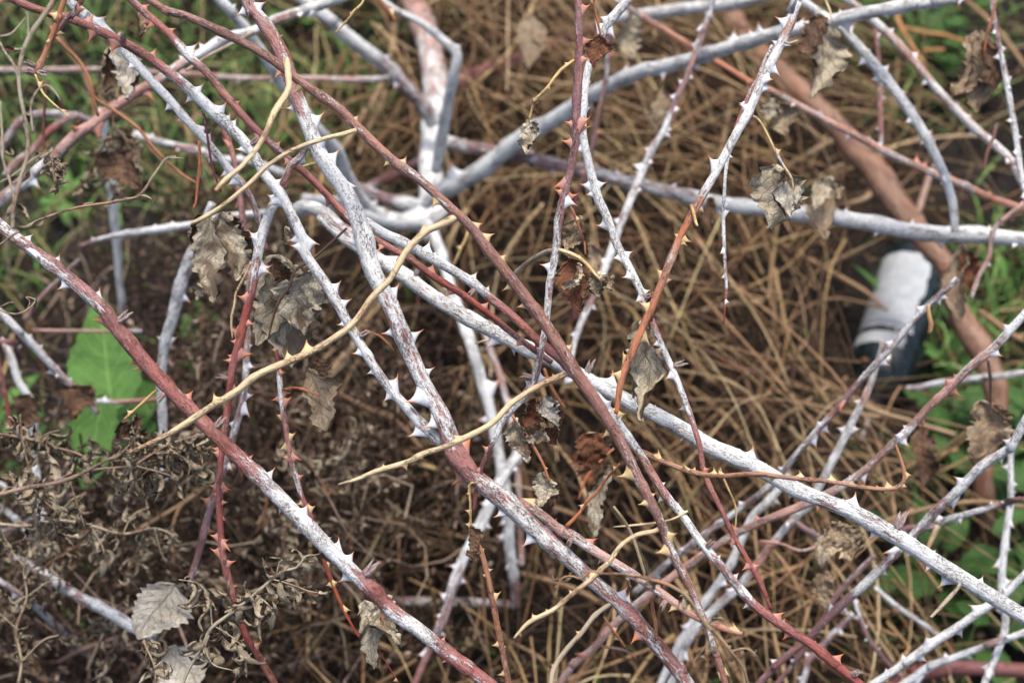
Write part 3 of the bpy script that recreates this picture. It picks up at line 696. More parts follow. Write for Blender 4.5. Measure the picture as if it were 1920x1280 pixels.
cane('C16', 'long pinkish orange cane rising from the bottom edge to the right edge below the bottle',
     '1925 585 20 .7,1870 645 20 .7,1824 684 19 .5,1785 723 19 .25,1743 762 18 .3,1693 815 20 .6,1651 854 18 .3,1615 887 18 .5,1552 926 19 .5,1488 954 20 .25,1417 982 18 .25,1357 1014 18 .5,1293 1057 18 .3,1222 1110 18 .4,1151 1170 18 .3,1116 1212 18 .3,1073 1248 17 .3,1045 1285 16 .3',
     [.80, .83, .86, .88], 'K', [(1785, 700), (1800, 750), (1692, 795), (1703, 840), (1641, 884), (1590, 890), (1457, 955), (1493, 942)], 90, 'wr')
cane('C17', 'pink cane with hooked thorns passing in front of the bottle to the thick stem',
     '1795 522 12 .6,1789 528 14 .6,1750 564 15 .6,1715 599 15 .6,1679 642 16 .6,1644 681 16 .6,1608 720 16 .4,1573 762 16 .4,1534 805 16 .5,1488 858 15 .6,1450 905 15 .6,1399 945 16 .5,1357 975 16 .7,1311 1010 16 .6,1240 1065 15 .6,1190 1110 14 .6', [.86, .90, .98], 'P',
     [(1768, 572), (1618, 695), (1545, 786), (1555, 815)], 55, 'wr')
cane('C18', 'blurred white cane starting below the bottle and running down beside the pink one',
     '1655 640 10 .5,1640 698 14 .7,1622 744 16 .7,1594 797 18 .8,1566 854 18 .85,1545 894 18 .85,1516 947 18 .8,1488 972 18 .6,1452 1014 19 .5,1417 1060 20 .5,1382 1103 20 .7,1339 1142 20 .8,1290 1200 18 .8,1255 1290 16 .7', [.93, .96, 1.0], 'O', [(1612, 812), (1578, 800)], 70, 'w')
cane('C19', 'blurred chalk white cane in the lower middle rising to meet the thick white one',
     '1480 890 16 .8,1467 908 18 .9,1440 940 18 .9,1410 970 18 .9,1382 1032 19 .9,1357 1078 20 .9,1325 1124 20 .95,1282 1195 20 .93,1258 1237 18 .9,1235 1290 17 .9', [.98, 1.02], 'P', None, 75, 'w')
cane('C4', 'pinkish cane splitting off below the swollen node and ending in a tan broken tip',
     '952 928 14 .5,965 935 19 .45,1010 961 21 .4,1045 989 22 .35,1075 1005 25 .6,1109 1028 23 .45,1172 1067 22 .45,1222 1099 20 .3,1257 1124 20 .35,1293 1149 18 .05,1340 1172 15 0,1392 1188 11 0',
     [.703, .695, .68, .665], 'K', [(1005, 925), (1119, 1058), (1098, 1020), (1300, 1130)], 260, 'rt', buds=[(1072, 1010), (1246, 1130)])
cane('C20', 'pale cane rising from the bottom edge to the right edge over the lower right greenery',
     '1925 785 20 .9,1895 837 20 .9,1842 872 21 .85,1793 922 23 .75,1750 961 22 .5,1715 1000 20 .6,1665 1050 20 .55,1623 1092 21 .7,1580 1131 20 .4,1541 1170 18 .3,1509 1202 17 .25,1453 1248 16 .3,1415 1290 16 .3', [.80, .84, .88], 'P',
     [(1858, 872), (1822, 905), (1790, 890), (1640, 1058), (1663, 1082), (1592, 1150)], 80, 'w')
cane('C21', 'white cane in the bottom right corner rising to the right edge beneath the thick one',
     '1930 1068 18 .95,1885 1113 19 .95,1842 1142 20 .95,1793 1177 20 .95,1750 1205 20 .95,1700 1241 20 .95,1640 1280 18 .9', [.82, .85], 'P', [(1808, 1195), (1768, 1180), (1705, 1225), (1735, 1245), (1658, 1250)], 120, 'w')
cane('C22', 'pinkish white blurred cane lowest in the bottom right corner',
     '1930 1182 16 .7,1842 1212 16 .55,1785 1234 17 .85,1746 1248 18 .9,1690 1285 18 .9', [.93, .96], 'P', None, 60, 'w')
cane('C23', 'thin pink cane entering from the right edge at two thirds height, crossing a pale one',
     '1930 934 12 .3,1913 936 13 .3,1860 950 14 .5,1807 965 15 .85,1771 975 15 .7,1743 988 15 .4,1700 990 14 .3,1660 1010 12 .5', [.88, .92], 'P', [(1795, 985)], 60, 'w')
cane('C24', 'slim white cane standing nearly upright at the right edge over green leaves, lower right',
     '1897 830 12 .8,1895 870 13 .85,1895 936 15 .85,1888 989 16 .9,1881 1050 17 .9,1878 1106 18 .92,1885 1166 17 .8,1874 1212 17 .8,1849 1273 16 .8,1840 1300 16 .8', [.97, .94], 'P', None, 42, 'w')
cane('C25', 'blurred pink and white cane lying level below the bottle near the right edge',
     '1700 728 12 .6,1722 727 14 .6,1771 716 15 .7,1842 709 16 .6,1925 698 15 .6', [1.2, 1.15], 'P', None, 0, 'w')
cane('C26', 'thick dark red cane along the bottom edge in the right corner',
     '1690 1275 30 .05,1711 1266 34 .05,1807 1251 34 .1,1925 1256 34 .1', [1.12, 1.1], 'P', None, 0, 'w')
cane('C27', 'thick chalk white cane from the top right sweeping down left to the white stump',
     '1805 -8 26 .93,1760 4 27 .93,1700 11 29 .93,1594 32 31 .93,1523 50 31 .9,1453 64 31 .93,1346 96 32 .85,1240 128 33 .95,1204 133 33 .93,1116 174 35 .85,1045 220 37 .96,974 262 40 .96,921 305 42 .9,886 329 42 .75,833 358 42 .96,800 385 40 .9',
     [.93, .98, 1.08, 1.2, 1.3], 'P', [(1794, 12), (1740, 20), (1574, 14), (1664, 38), (1403, 54), (1425, 86), (1367, 64), (1213, 150), (1206, 114), (1308, 140), (1218, 120)], 110, 'w', k=16)
cane('C29', 'thick white cane with dark red blotches lying level from stump to right edge',
     '835 262 26 .6,870 274 27 .55,903 280 28 .4,974 294 28 .4,1045 308 29 .45,1116 326 30 .55,1187 344 30 .6,1280 366 32 .65,1382 386 34 .93,1488 400 35 .85,1559 407 35 .8,1630 418 37 .93,1700 432 38 .8,1771 438 38 .9,1842 441 36 .85,1930 450 34 .93',
     [1.28, 1.2, 1.1, 1.04, 1.02], 'P', None, 52, 'w', lf=.55, k=16)
cane('C30', 'curved chalk white cane arching from the top right down to the level thick cane',
     '1509 5 18 .9,1540 28 20 .9,1569 46 20 .9,1608 85 23 .93,1647 131 25 .93,1683 177 24 .95,1718 227 23 .95,1746 276 22 .95,1771 329 21 .95,1786 385 20 .95,1791 436 18 .95', [1.0, .98, .985], 'P',
     [(1634, 93), (1671, 123), (1605, 127), (1718, 198), (1643, 145), (1698, 235), (1756, 262), (1722, 270), (1785, 325), (1800, 410)], 80, 'w')
cane('C31', 'blotched white and orange cane running beside the arching one in the top right',
     '1590 0 18 .6,1626 28 19 .7,1665 64 20 .65,1718 120 20 .55,1771 184 20 .6,1824 237 20 .7,1870 276 19 .7,1900 310 18 .6,1920 350 16 .6', [1.06, 1.04], 'O', None, 48, 'w', lf=.7)
cane('C32', 'long straight orange pink cane crossing the upper right corner behind the white ones',
     '1170 8 13 .5,1205 32 14 .4,1240 53 15 .3,1339 113 15 .1,1410 156 15 .15,1460 177 15 .5,1523 212 16 .6,1594 248 17 .5,1665 287 18 .5,1736 319 18 .4,1807 347 18 .5,1860 372 17 .15,1930 396 16 .3', [1.1, 1.06, 1.02], 'O', [(1632, 255), (1722, 290), (1842, 355)], 85, 'wr', lf=.8)
cane('C33', 'thin pinkish white cane coming down along the right edge from the top',
     '1858 -8 11 .6,1870 71 13 .5,1885 142 14 .65,1899 220 14 .7,1913 319 14 .7,1920 354 13 .6,1935 420 12 .6', [.92, .90], 'P', None, 36, 'w')
cane('C34', 'thin blurred pink cane right of the middle slanting down left from the top edge',
     '1338 -8 15 .6,1332 21 16 .6,1311 78 16 .5,1290 142 14 .4,1268 184 15 .5,1247 241 16 .65,1222 283 17 .7,1194 347 18 .7,1165 418 18 .7,1141 486 18 .8,1112 557 16 .4,1087 613 15 .7,1073 663 14 .7,1062 720 12 .6', [1.04, 1.03, 1.0], 'P', [(1213, 322), (1172, 305), (1262, 258)], 42, 'w', lf=.75)
cane('C35', 'thin dusky pink cane hanging behind the upright purple grey one, right of it',
     '1142 60 11 .5,1141 71 12 .5,1134 159 12 .4,1119 227 12 .4,1112 269 12 .4,1096 330 11 .25,1080 372 10 .2,1070 440 10 .2,1072 520 9 .1,1078 600 9 .1', [1.1, 1.15], 'P', None, 70, 'r')
cane('C36', 'blurred thick white cane along the top edge right of the middle',
     '1150 36 24 .8,1201 28 28 .7,1293 16 28 .85,1382 5 28 .9,1460 -14 26 .9', [1.32, 1.25], 'P', None, 0, 'w')
cane('C37', 'thick dark red cane far back rising from the stump to the upper right',
     '800 182 34 .5,864 152 34 .12,903 135 34 .08,974 110 32 .1,1063 74 32 .12,1120 48 30 .2', [1.45, 1.6], 'P', None, 0, 'w')
cane('C38', 'thick white cane with purple blotches from the top edge down into the stump',
     '575 5 26 .9,620 39 30 .85,673 85 33 .85,726 127 34 .6,769 170 35 .45,797 202 34 .5,812 235 30 .8', [1.25, 1.32], 'P', None, 70, 'w', lf=.5)
cane('C40', 'bluish white dead branch bending at the top and running down onto the stump',
     '705 -8 12 .7,740 18 14 .9,790 43 17 .9,833 78 20 .9,855 100 23 .93,853 130 24 .95,845 170 26 .95,836 212 27 .95,825 276 27 .97,818 320 24 .97', [1.18, 1.2, 1.27], 'P', [(787, 35), (868, 85)], 0, 'w')
cane('C41', 'blurred white cane behind the stout red and white one, bending into the stump',
     '395 -20 22 .9,432 21 24 .93,470 70 26 .93,500 112 26 .9,545 180 26 .85,595 241 28 .85,631 283 29 .93,650 330 30 .93,672 370 32 .93,705 402 36 .95,745 415 38 .95,790 400 36 .95', [1.0, 1.1, 1.25], 'P', [(428, 8)], 120, 'w', lf=.6)
cane('C42', 'short thick white and red cane joining the stump from the left',
     '640 345 24 .7,673 354 28 .6,726 375 30 .5,779 386 32 .85,800 380 30 .9', 1.3, 'P', None, 0, 'w')
cane('C43', 'dark purple cane behind the stump slanting up to the right',
     '670 368 18 .6,691 351 20 .5,737 329 22 .15,779 308 22 .3,800 296 20 .6', 1.36, 'P', None, 0, 'w')
cane('C44', 'thick white cane dropping from the stump straight down through the straw',
     '800 420 26 .95,825 468 26 .95,845 540 24 .95,868 600 25 .93,886 656 26 .93,903 709 26 .93,917 762 25 .8,930 822 24 .8,938 860 24 .9,949 920 26 .93,953 972 26 .95,956 1028 25 .9,965 1099 22 .5,963 1140 18 .3', [1.22, 1.12, 1.12, 1.15], 'P', [(955, 720), (893, 790), (930, 1010)], 85, 'w', lf=.6)
cane('C45', 'dusty pink cane dropping close beside the white one, right of it',
     '905 620 13 .6,914 642 15 .6,935 698 16 .5,949 751 16 .5,963 822 16 .5,971 901 16 .45,974 972 15 .4,978 1060 14 .5', 1.17, 'K', None, 60, 'w', lf=.6)
cane('C46', 'white cane turning pink as it slants down left to the bottom edge',
     '972 845 24 .9,967 858 26 .93,939 901 27 .95,910 965 27 .95,889 1007 25 .95,868 1050 25 .85,850 1099 24 .5,832 1156 22 .4,811 1205 20 .3,786 1262 17 .25,770 1300 16 .2', [1.05, 1.03], 'P', [(904, 945), (925, 990), (838, 1092), (878, 1090), (815, 1150)], 70, 'w', lf=.7)
cane('C47', 'level white cane low in the picture left of the middle, ending at the dropping canes',
     '740 1127 16 .7,755 1127 20 .7,832 1127 20 .75,903 1129 20 .7,965 1133 19 .4', 1.2, 'R', None, 0, 'w')
cane('C48', 'purple and white cane in the bottom left pointing at the big pale leaf',
     '20 1040 16 .5,70 1068 22 .6,113 1096 24 .6,159 1124 26 .6,212 1152 27 .7,248 1173 27 .8,290 1190 24 .8', [1.05, .92, .88], 'P', [(153, 1143), (213, 1173), (132, 1090)], 0, 'r')
cane('C48b', 'thin bluish white cane at the left edge near the bottom',
     '-8 1083 13 .6,53 1124 14 .8,92 1159 15 .7,150 1215 12 .6,190 1255 8 .5', [1.0, 1.15], 'P', None, 60, 'w')
cane('C49', 'pinkish white cane slanting in from the left edge across the large green leaf',
     '-8 576 17 .85,35 620 18 .85,71 656 18 .7,99 688 18 .6,127 716 17 .5,156 741 16 .4,184 775 14 .5', [.95, 1.0], 'R', [(112, 683), (62, 633), (88, 705)], 50, 'w', lf=.7)
cane('C50', 'white cane at the left edge bending downwards into the dried weeds',
     '-10 640 16 .4,7 642 16 .5,21 670 18 .7,35 716 18 .93,57 751 19 .95,64 794 19 .95,62 840 18 .95,68 890 18 .9,72 936 18 .93,78 985 16 .9', 1.02, 'R', None, 60, 'w', lf=.6)
cane('C51', 'short pink cane lying level across the base of the large green leaf',
     '155 752 10 .5,170 751 11 .6,227 753 12 .6,283 750 11 .3,305 748 10 .3', 1.02, 'R', [(200, 738)], 0, 'w')
cane('C52', 'thin blurred pink brown cane lying level over the upper part of the large green leaf',
     '60 619 8 .3,142 620 8 .3,200 621 8 .2,266 620 8 .5', 1.08, 'K', None, 0, 'w')
cane('C53', 'thick upright cane with dark cracks standing left of the grey leaves, bluish at its foot',
     '398 380 18 .6,378 430 20 .6,360 470 22 .7,354 486 26 .75,336 546 30 .7,322 599 27 .75,308 645 24 .8,303 700 20 .9,302 734 20 .9,305 787 20 .93,306 840 20 .93,309 900 19 .9', [.92, .97], 'P', [(292, 632), (335, 640), (320, 555), (361, 562)], 0, 'w', rough=.1)
cane('C54', 'thick pinkish tan cane climbing from the left edge to the top, whitened beyond halfway',
     '-8 380 28 .6,35 347 27 .6,89 305 27 .5,142 255 26 .35,177 232 26 .25,212 202 26 .2,262 170 26 .25,301 149 24 .4,340 120 22 .6,372 103 22 .85,425 71 22 .9,471 60 22 .7,514 39 23 .6,567 21 23 .75,645 -6 22 .93', [.92, .93, .95, 1.0], 'K', [(127, 248), (193, 258), (265, 180), (372, 78), (530, 42), (585, 40)], 160, 'wr')
cane('C56', 'thin beige cane lying level across the picture high up on the left',
     '-8 131 13 .5,89 131 13 .5,195 131 13 .35,354 139 13 .4,460 147 13 .5,567 147 13 .5,680 149 13 .5,730 146 12 .5', 1.22, 'K', None, 90, 'w', lf=.5)
cane('C57', 'purple and white cane arching at the left edge',
     '-10 300 16 .5,0 280 17 .5,21 248 18 .5,46 223 19 .5,89 213 19 .6,142 218 18 .4,180 230 16 .4', 1.1, 'P', None, 45, 'r', lf=.5)
cane('C57b', 'pink blurred cane below the arching one near the left edge',
     '10 330 16 .6,28 308 18 .6,64 280 18 .6,92 248 19 .15,120 227 18 .5,145 215 16 .5', 1.08, 'R', None, 0, 'w')
cane('C58', 'white and dark red cane slanting right in the upper left behind the slim white one',
     '250 250 16 .7,262 255 18 .7,301 266 19 .65,336 276 19 .55,372 283 18 .6,407 296 17 .7,478 305 17 .8,540 330 18 .8', 1.12, 'R', None, 50, 'w', lf=.6)
cane('C59', 'blurred bluish white cane standing upright behind the thick tan one',
     '188 205 20 .8,192 230 21 .85,198 262 22 .9,205 319 22 .93,212 372 22 .93,216 425 20 .9,222 500 18 .8,230 590 14 .6', [1.2, 1.3], 'P', None, 0, 'w')
cane('C60', 'short blurred pink and white cane lying level left of the grey leaves',
     '150 462 10 .3,190 448 12 .6,235 438 15 .7,283 432 18 .9,347 424 18 .85,420 408 18 .8,500 398 16 .85', 1.08, 'P', None, 60, 'w', lf=.5)
cane('C61', 'orange brown shoot hanging from the top left corner with dry scales at its tip',
     '124 -10 13 0,112 25 14 0,103 53 12 0,92 80 12 0,80 112 14 .1,71 128 16 .3,68 140 9 .2', .66, 'N', [(123, 27), (92, 107), (100, 50)], 90, 't', buds=[(60, 122), (60, 137), (80, 138)])
cane('C61b', 'thin pink shoot crossing the orange one in the top left corner',
     '160 -10 11 .3,142 18 13 .5,117 46 11 .3,99 74 7 .1,90 96 4 0', .668, 'R', [(123, 66), (163, 22)], 0, 'rt')
cane('C9b', 'thin pink cane running close behind the pale top of the orange tipped one, thinning downwards',
     '1448 85 8 .6,1445 92 10 .6,1420 148 11 .4,1396 198 11 .3,1371 269 9 .5,1362 312 8 .8,1358 360 8 .8,1356 400 9 .85,1357 443 9 .9,1359 486 8 .6,1362 539 8 .5,1360 566 5 .1,1357 606 3 0', [.73, .715, .71], 'R', [(1351, 440), (1350, 521), (1371, 400), (1385, 218)], 70, 'w')
cane('C50c', 'thin pink upright cane in the upper right between the arching cane and the orange one',
     '1640 40 9 .4,1645 90 10 .4,1650 160 11 .5,1651 220 12 .4,1652 270 12 .5', 1.12, 'R', None, 45, 'w', lf=.6)
cane('C65', 'pinkish twig at the right edge going down to the green blades',
     '1915 385 12 .4,1890 405 12 .4,1862 432 12 .5,1855 480 11 .4,1835 520 11 .4,1820 560 9 .4', .95, 'K', None, 60, 'w', lf=.6)
cane('C66', 'thin pink cane low on the right slanting down to the bottom edge',
     '1598 1115 10 .5,1610 1150 11 .5,1625 1190 11 .4,1650 1225 11 .4,1690 1270 10 .3', 1.0, 'P', None, 45, 'w', lf=.5)
cane('C67', 'thin blurred grey cane low on the right lying over dark green leaves',
     '1640 1100 10 .7,1680 1135 12 .7,1725 1165 12 .7,1760 1190 10 .6', 1.08, 'P', None, 0, 'w')
cane('C68', 'pink brown cane in the lower right running steeply beside the pale rising one',
     '1640 1040 12 .4,1600 1080 14 .4,1565 1120 14 .4,1545 1160 14 .3,1525 1190 14 .3,1490 1240 13 .3,1450 1290 12 .3', [.95, .98], 'P', None, 60, 'w', lf=.5)
cane('C69', 'short red cane stub in the left dried weeds',
     '0 690 9 .2,8 730 10 .1,18 780 10 .05,24 815 8 0', 1.0, 'R', None, 0, 'r')
cane('C70', 'blurred pink cane pair end at the left edge two thirds down',
     '-8 905 16 .7,40 925 16 .6,75 915 14 .6,125 895 10 .5', 1.1, 'K', None, 0, 'r')
cane('C71', 'pale blurred cane crossing the last one at the left edge, slanting down right',
     '-8 945 14 .9,20 965 14 .8,45 990 13 .7,60 1010 10 .6', 1.08, 'P', None, 0, 'r')
cane('C10b', 'thick white cane with a red underside, bending over under the stout cane',
     '552 425 20 .85,553 400 30 .93,575 388 34 .93,605 400 33 .85,640 428 31 .5,672 452 28 .6,705 478 26 .6', [.98, .92, .82], 'R', None, 0, 'w')
cane('C72', 'large blurred white cane behind the bent one, running level into the stump',
     '570 372 24 .93,610 378 28 .96,650 388 34 .96,700 408 38 .97,750 418 42 .97,800 410 44 .97,830 395 36 .95', [1.15, 1.26], 'P', None, 0, 'w')
# thick old stems
cane('T1', 'very thick blurred pinkish brown stem curving down the right side past the bottle',
     '1340 -20 44 .07,1375 35 46 .1,1400 75 46 .07,1460 135 50 .08,1523 195 50 .07,1569 240 50 .1,1612 290 54 .07,1647 330 58 .07,1676 375 56 .1,1705 415 52 .07,1745 465 50 .07,1780 507 48 .1,1790 564 46 .07,1814 613 54 .07,1842 663 60 .1,1866 716 52 .07,1868 770 46 .07,1852 830 44 .1,1842 901 44 .08,1845 960 44 .08,1850 1010 42 .08,1855 1060 40 .08,1860 1110 38 .05,1862 1150 34 .05',
     [1.68, 1.5, 1.40, 1.33, 1.28, 1.27, 1.40], 'E', None, 0, 'w', cat='old stem', group=None, name='old_trunk', k=20, rough=.10)
cane('T2', 'thick whitened stump in the upper middle from which the white canes spread',
     '765 -20 50 .25,785 30 52 .35,805 90 54 .5,815 150 56 .6,818 190 56 .6,815 227 54 .85,809 270 50 .97,806 301 48 .98,808 340 52 .98,806 375 56 .98,800 410 50 .97,812 450 36 .9',
     [1.62, 1.5, 1.38, 1.32, 1.30], 'K', None, 0, 'w', cat='stump', group=None, name='bramble_stump', k=18, rough=.07)

# ------------------------------------------------------------------ dry leaf stalks and side shoots on the canes
stalk('C6', '536 112 12 0,538 117 14 0,541 150 13 0,539 172 13 0,514 212 12 0,496 255 11 0,460 305 10 0,424 336 9 0,404 358 8 0', [.668, .655, .60, .585], 'T', [(531, 203)])
stalk('C6', '668 244 9 0,640 252 9 0,602 262 9 0,553 280 9 0,506 308 8.5 0,460 351 9 0,407 393 9 0,358 420 7 0', [.668, .655, .65], 'T')
stalk('C6', '857 403 15 0,847 411 17 0,820 424 14 0,797 435 15 0,762 472 13 0,733 521 13 0,698 557 13 0,662 606 13 0,620 638 13 0,584 659 14 0,531 681 14 0,478 705 14 0,443 734 14 0,390 766 14 0,319 812 12 0,241 849 5 0', [.672, .66, .65, .645], 'T', [(570, 636), (535, 656), (395, 739), (425, 764), (319, 824), (616, 649), (790, 420), (745, 487), (668, 625)], 0)
stalk('C6', '1060 700 13 0,1045 708 13 0,1010 723 11 0,960 755 11 0,921 794 12 0,868 822 12 0,832 838 11 0,797 849 12 0,762 866 11 0,709 882 11 0,670 898 8 0,634 908 3 0', [.672, .66, .655], 'T', [(716, 868), (762, 884), (851, 811), (1035, 700), (792, 862)], 0)
stalk('C6', '1236 990 10 0,1226 996 10 0,1194 1002 9 0,1165 1021 9 0,1144 1050 10 0,1109 1085 11 0,1073 1113 10 0,1038 1142 10 0,992 1166 9 0,964 1196 4 0', [.672, .655, .65], 'T', [(1066, 1104), (995, 1150), (1049, 1151), (978, 1194), (1022, 1140), (1100, 1070)], 0)
stalk('C3', '1150 1128 9 0,1116 1152 10 0,1091 1184 10 0,1059 1220 10 0,1038 1255 10 0,1032 1290 9 0', [.70, .66], 'G', [(1102, 1170), (1032, 1245), (1078, 1182)])
stalk('C4', '1062 986 8 0,1087 961 7 0,1100 940 6 0,1116 926 6 0,1134 901 6 0,1162 869 4 0', [.695, .69], 'O', [(1085, 944), (1113, 935), (1148, 872), (1128, 892)])
stalk('C4', '1222 1120 7 0,1224 1140 8 0,1229 1170 8 0,1231 1200 6 0', .69, 'N')
stalk('C5', '1290 958 5 0,1268 970 5 0,1240 978 4 0,1190 984 5 0,1150 987 2 0', .705, 'T', [(1200, 978)])
stalk('C5', '1212 1082 3 0,1208 1074 6 0,1187 1007 6 0,1170 975 6 0,1151 949 5 0', [.70, .69], 'T', [(1192, 1030)])
stalk('C10', '1195 845 9 .1,1205 848 12 .2,1240 864 10 .2,1293 883 11 .2,1346 892 10 .1,1417 888 10 .1,1488 896 10 .2,1559 903 9 .3,1630 915 9 .2,1676 915 9 .2,1693 903 8 .2,1696 890 8 .1,1690 865 7 .1,1679 832 4 0', [.725, .69, .685, .69], 'N', [(1429, 877), (1505, 882), (1305, 874), (1662, 885), (1660, 925), (1700, 915), (1710, 887), (1560, 885), (1350, 878)], 110, 't', lf=.9, name='side_shoot')
stalk('C10', '1800 1094 8 .1,1795 1103 8 0,1775 1125 9 0,1745 1157 6 0', [.72, .70], 'G', [(1764, 1130)], name='broken_stub')
stalk('C3', '893 905 4 0,880 908 5 0,882 945 5 0,882 972 5 0,882 1010 5 0,883 1050 3 0', [.695, .69], 'Y', [(873, 925), (870, 957), (866, 982)])
stalk('C7', '1077 113 6 0,1064 122 6 0,1052 131 6 0,1038 148 6 0,1027 163 5 0,1012 178 5 0,1003 188 5 0,996 210 4 0,992 227 4 0', [.69, .68], 'Y', [(1056, 116), (1030, 170), (998, 182)])
s_c7 = stalk('C7', '1048 468 8 .4,1066 474 9 .4,1084 482 8 .1,1100 495 7 0,1116 514 6 0,1132 530 5 0,1148 547 3 0', [.688, .68], 'Y', [(1090, 478), (1140, 528)])
s_c7b = stalk('C7', '1068 385 4 0,1075 398 5 0,1085 425 5 0,1095 450 4 0,1098 478 4 0', .69, 'N', [(1090, 410)])
s_c8 = stalk('C8', '1116 -10 5 0,1113 5 6 0,1118 30 6 0,1124 55 5 0,1127 68 4 0', .70, 'N', [(1106, 2), (1128, 56)])
s_c9 = stalk('C9', '1412 218 6 .6,1420 222 5 .2,1431 237 5 0,1449 273 5 .3,1463 301 6 .7,1472 315 5 .3,1484 335 5 0,1488 356 3 0', [.69, .685], 'Y', [(1467, 283), (1443, 262)])
s_c30 = stalk('C27', '1545 -20 4 0,1548 0 4 0,1556 20 4 0,1560 40 4 0', [.90, .88], 'T')
stalk('C11', '690 -20 5 0,678 8 5 0,665 20 6 0,655 34 5 0,640 50 4 0,627 63 2 0', .70, 'Y', [(676, 5), (655, 22)])
stalk('C12x' if False else 'C40', '695 -18 8 0,715 5 8 0,728 20 8 0,742 40 5 0', .95, 'N', [(722, 5), (745, 18)])
stalk('C61', '66 140 5 0,78 170 5 0,90 185 4 0,103 197 4 0,118 210 4 0,131 221 3 0', [.658, .655], 'Y', [(84, 153), (126, 206)])
stalk('C9', '1470 78 6 .4,1480 82 6 .3,1496 76 4 .2', .69, 'G')
stalk('C9', '1296 385 8 .2,1300 398 7 0,1305 418 6 0,1308 424 4 0', [.69, .68], 'Y')
stalk('C1', '296 730 4 0,290 734 5 0,270 752 5 0,245 775 5 0,234 786 6 0', [.70, .70], 'Y', [(235, 769)])
s_c15 = stalk('C15', '530 730 4 0,555 727 5 0,576 733 5 0,600 741 3 0', .745, 'O')
s_c2 = stalk('C2', '378 205 6 .5,381 212 7 .4,388 250 5 .2,393 285 5 .2,400 320 4 .1,415 360 3 0', [.70, .72], 'P')
s_c2b = stalk('C2', '684 620 6 .4,693 622 5 .1,715 632 5 0,742 660 4 0', [.70, .705], 'N')
s_c14 = stalk('C14', '373 265 6 .1,375 300 6 0,371 340 6 0,367 380 5 0,362 392 6 0', .74, 'O', [(380, 300), (361, 383)])
stalk('C14', '471 490 4 0,455 525 5 .1,443 548 5 0,440 570 5 0,434 600 5 .1,436 635 3 0', .735, 'T', [(448, 540), (430, 596)])
s_leafbig = stalk('C2', '650 428 5 .1,610 465 5 .1,580 490 6 .1,556 505 6 .1,540 540 6 .1,524 565 6 .1,514 590 5 0,503 635 3 0', [.71, .735], 'D', [(532, 562), (560, 515)])
stalk('C54', '475 60 7 0,455 72 8 0,420 90 7 0,390 105 6 0,350 132 6 0', [.90, .86], 'G')
stalk('C7', '1041 472 8 .1,1030 470 10 0,1000 485 11 0,975 505 12 0,965 515 10 0', [.70, .73], 'G', [(1030, 465), (980, 492)])
stalk('C17', '1740 572 8 0,1742 590 8 0,1746 610 9 0,1742 625 7 0', .86, 'Y')
stalk('C23', '1760 985 9 .1,1752 1000 10 0,1742 1022 8 0,1736 1035 5 0', .9, 'T')
stalk('C8', '1350 877 3 0,1358 900 4 0,1378 945 4 0,1380 970 3 0,1378 995 3 0', .71, 'Y')

# ------------------------------------------------------------------ dead leaves hanging from the canes
def L(key, *a, **k): return leaf(key if isinstance(key, tuple) else CANES[key], *a, **k)
L('C14', (388, 405), (400, 560), 62, .76, GREY, 1, fold=.9, curl=.3, roll=.3)
L('C14', (372, 400), (362, 478), 30, .765, DRK, 2, fold=1.2, curl=.5, roll=-.6)
L('C14', (420, 398), (448, 520), 56, .74, GREY, 3, fold=.7, curl=.35, roll=-.1)
L('C14', (432, 398), (480, 478), 34, .745, DRK, 4, fold=.8, curl=.4, roll=.8)
L('C14', (383, 500), (372, 560), 22, .77, GREY, 5, fold=1.2, curl=.6)
L(s_leafbig, (530, 480), (490, 640), 84, .745, GREY, 6, fold=.75, curl=.2, roll=.2, crump=.10)
L(s_leafbig, (530, 480), (548, 680), 92, .75, GREY, 7, fold=.6, curl=.15, roll=-.2, crump=.09)
L(s_leafbig, (515, 482), (540, 545), 36, .735, DRK, 8, fold=.9, curl=.6, roll=.5)
L(s_leafbig, (584, 505), (560, 625), 66, .735, GREY, 9, fold=1.2, curl=.45, roll=-.4)
L('C2', (537, 425), (566, 480), 22, .72, GREY, 10, fold=1.6, curl=.4)
L(s_c15, (580, 690), (612, 800), 56, .75, TAN, 11, fold=.6, curl=.1, crump=.08, lobes=.25, roll=.1)
L(s_c15, (595, 672), (612, 705), 20, .74, DRK, 12, fold=1.2, curl=.8)
L('C2', (232, 60), (245, 180), 44, .82, PALE, 13, fold=1.0, curl=.5, roll=.4)
L('C2', (215, 80), (200, 168), 34, .84, DRK, 14, fold=1.0, curl=.7, roll=-.5)
L('C2', (180, 285), (265, 345), 50, .95, DRK, 15, fold=.8, curl=.5)
L('C11', (275, 20), (258, 68), 20, .77, TAN, 16, fold=1.4, curl=.8)
L(s_c7b, (1086, 405), (1068, 480), 36, .695, TAN, 17, fold=1.2, curl=.7, roll=.5)
L(s_c7, (1070, 485), (1086, 578), 54, .69, BRN, 18, fold=.7, curl=.25, crump=.1, label='red brown leaf')
L(s_c7, (1090, 495), (1062, 540), 20, .685, GREY, 19, fold=1.6, curl=.9)
L(s_c7, (1112, 508), (1122, 552), 30, .685, GREY, 20, fold=1.2, curl=.9, roll=.4)
L(s_c7, (1128, 520), (1150, 540), 22, .68, TAN, 21, fold=1.3, curl=.8)
L(s_c8, (1126, 66), (1115, 122), 36, .69, BRN, 22, fold=.9, curl=.6, crump=.1, label='red brown leaf')
L(s_c9, (1462, 310), (1448, 425), 66, .70, GREY, 23, fold=1.0, curl=.3, roll=.3)
L(s_c9, (1470, 315), (1484, 408), 40, .69, PALE, 24, fold=1.5, curl=.5, roll=-.6)
L(s_c30, (1550, 30), (1530, 180), 74, .90, GREY, 25, fold=.9, curl=.3, roll=-.3)
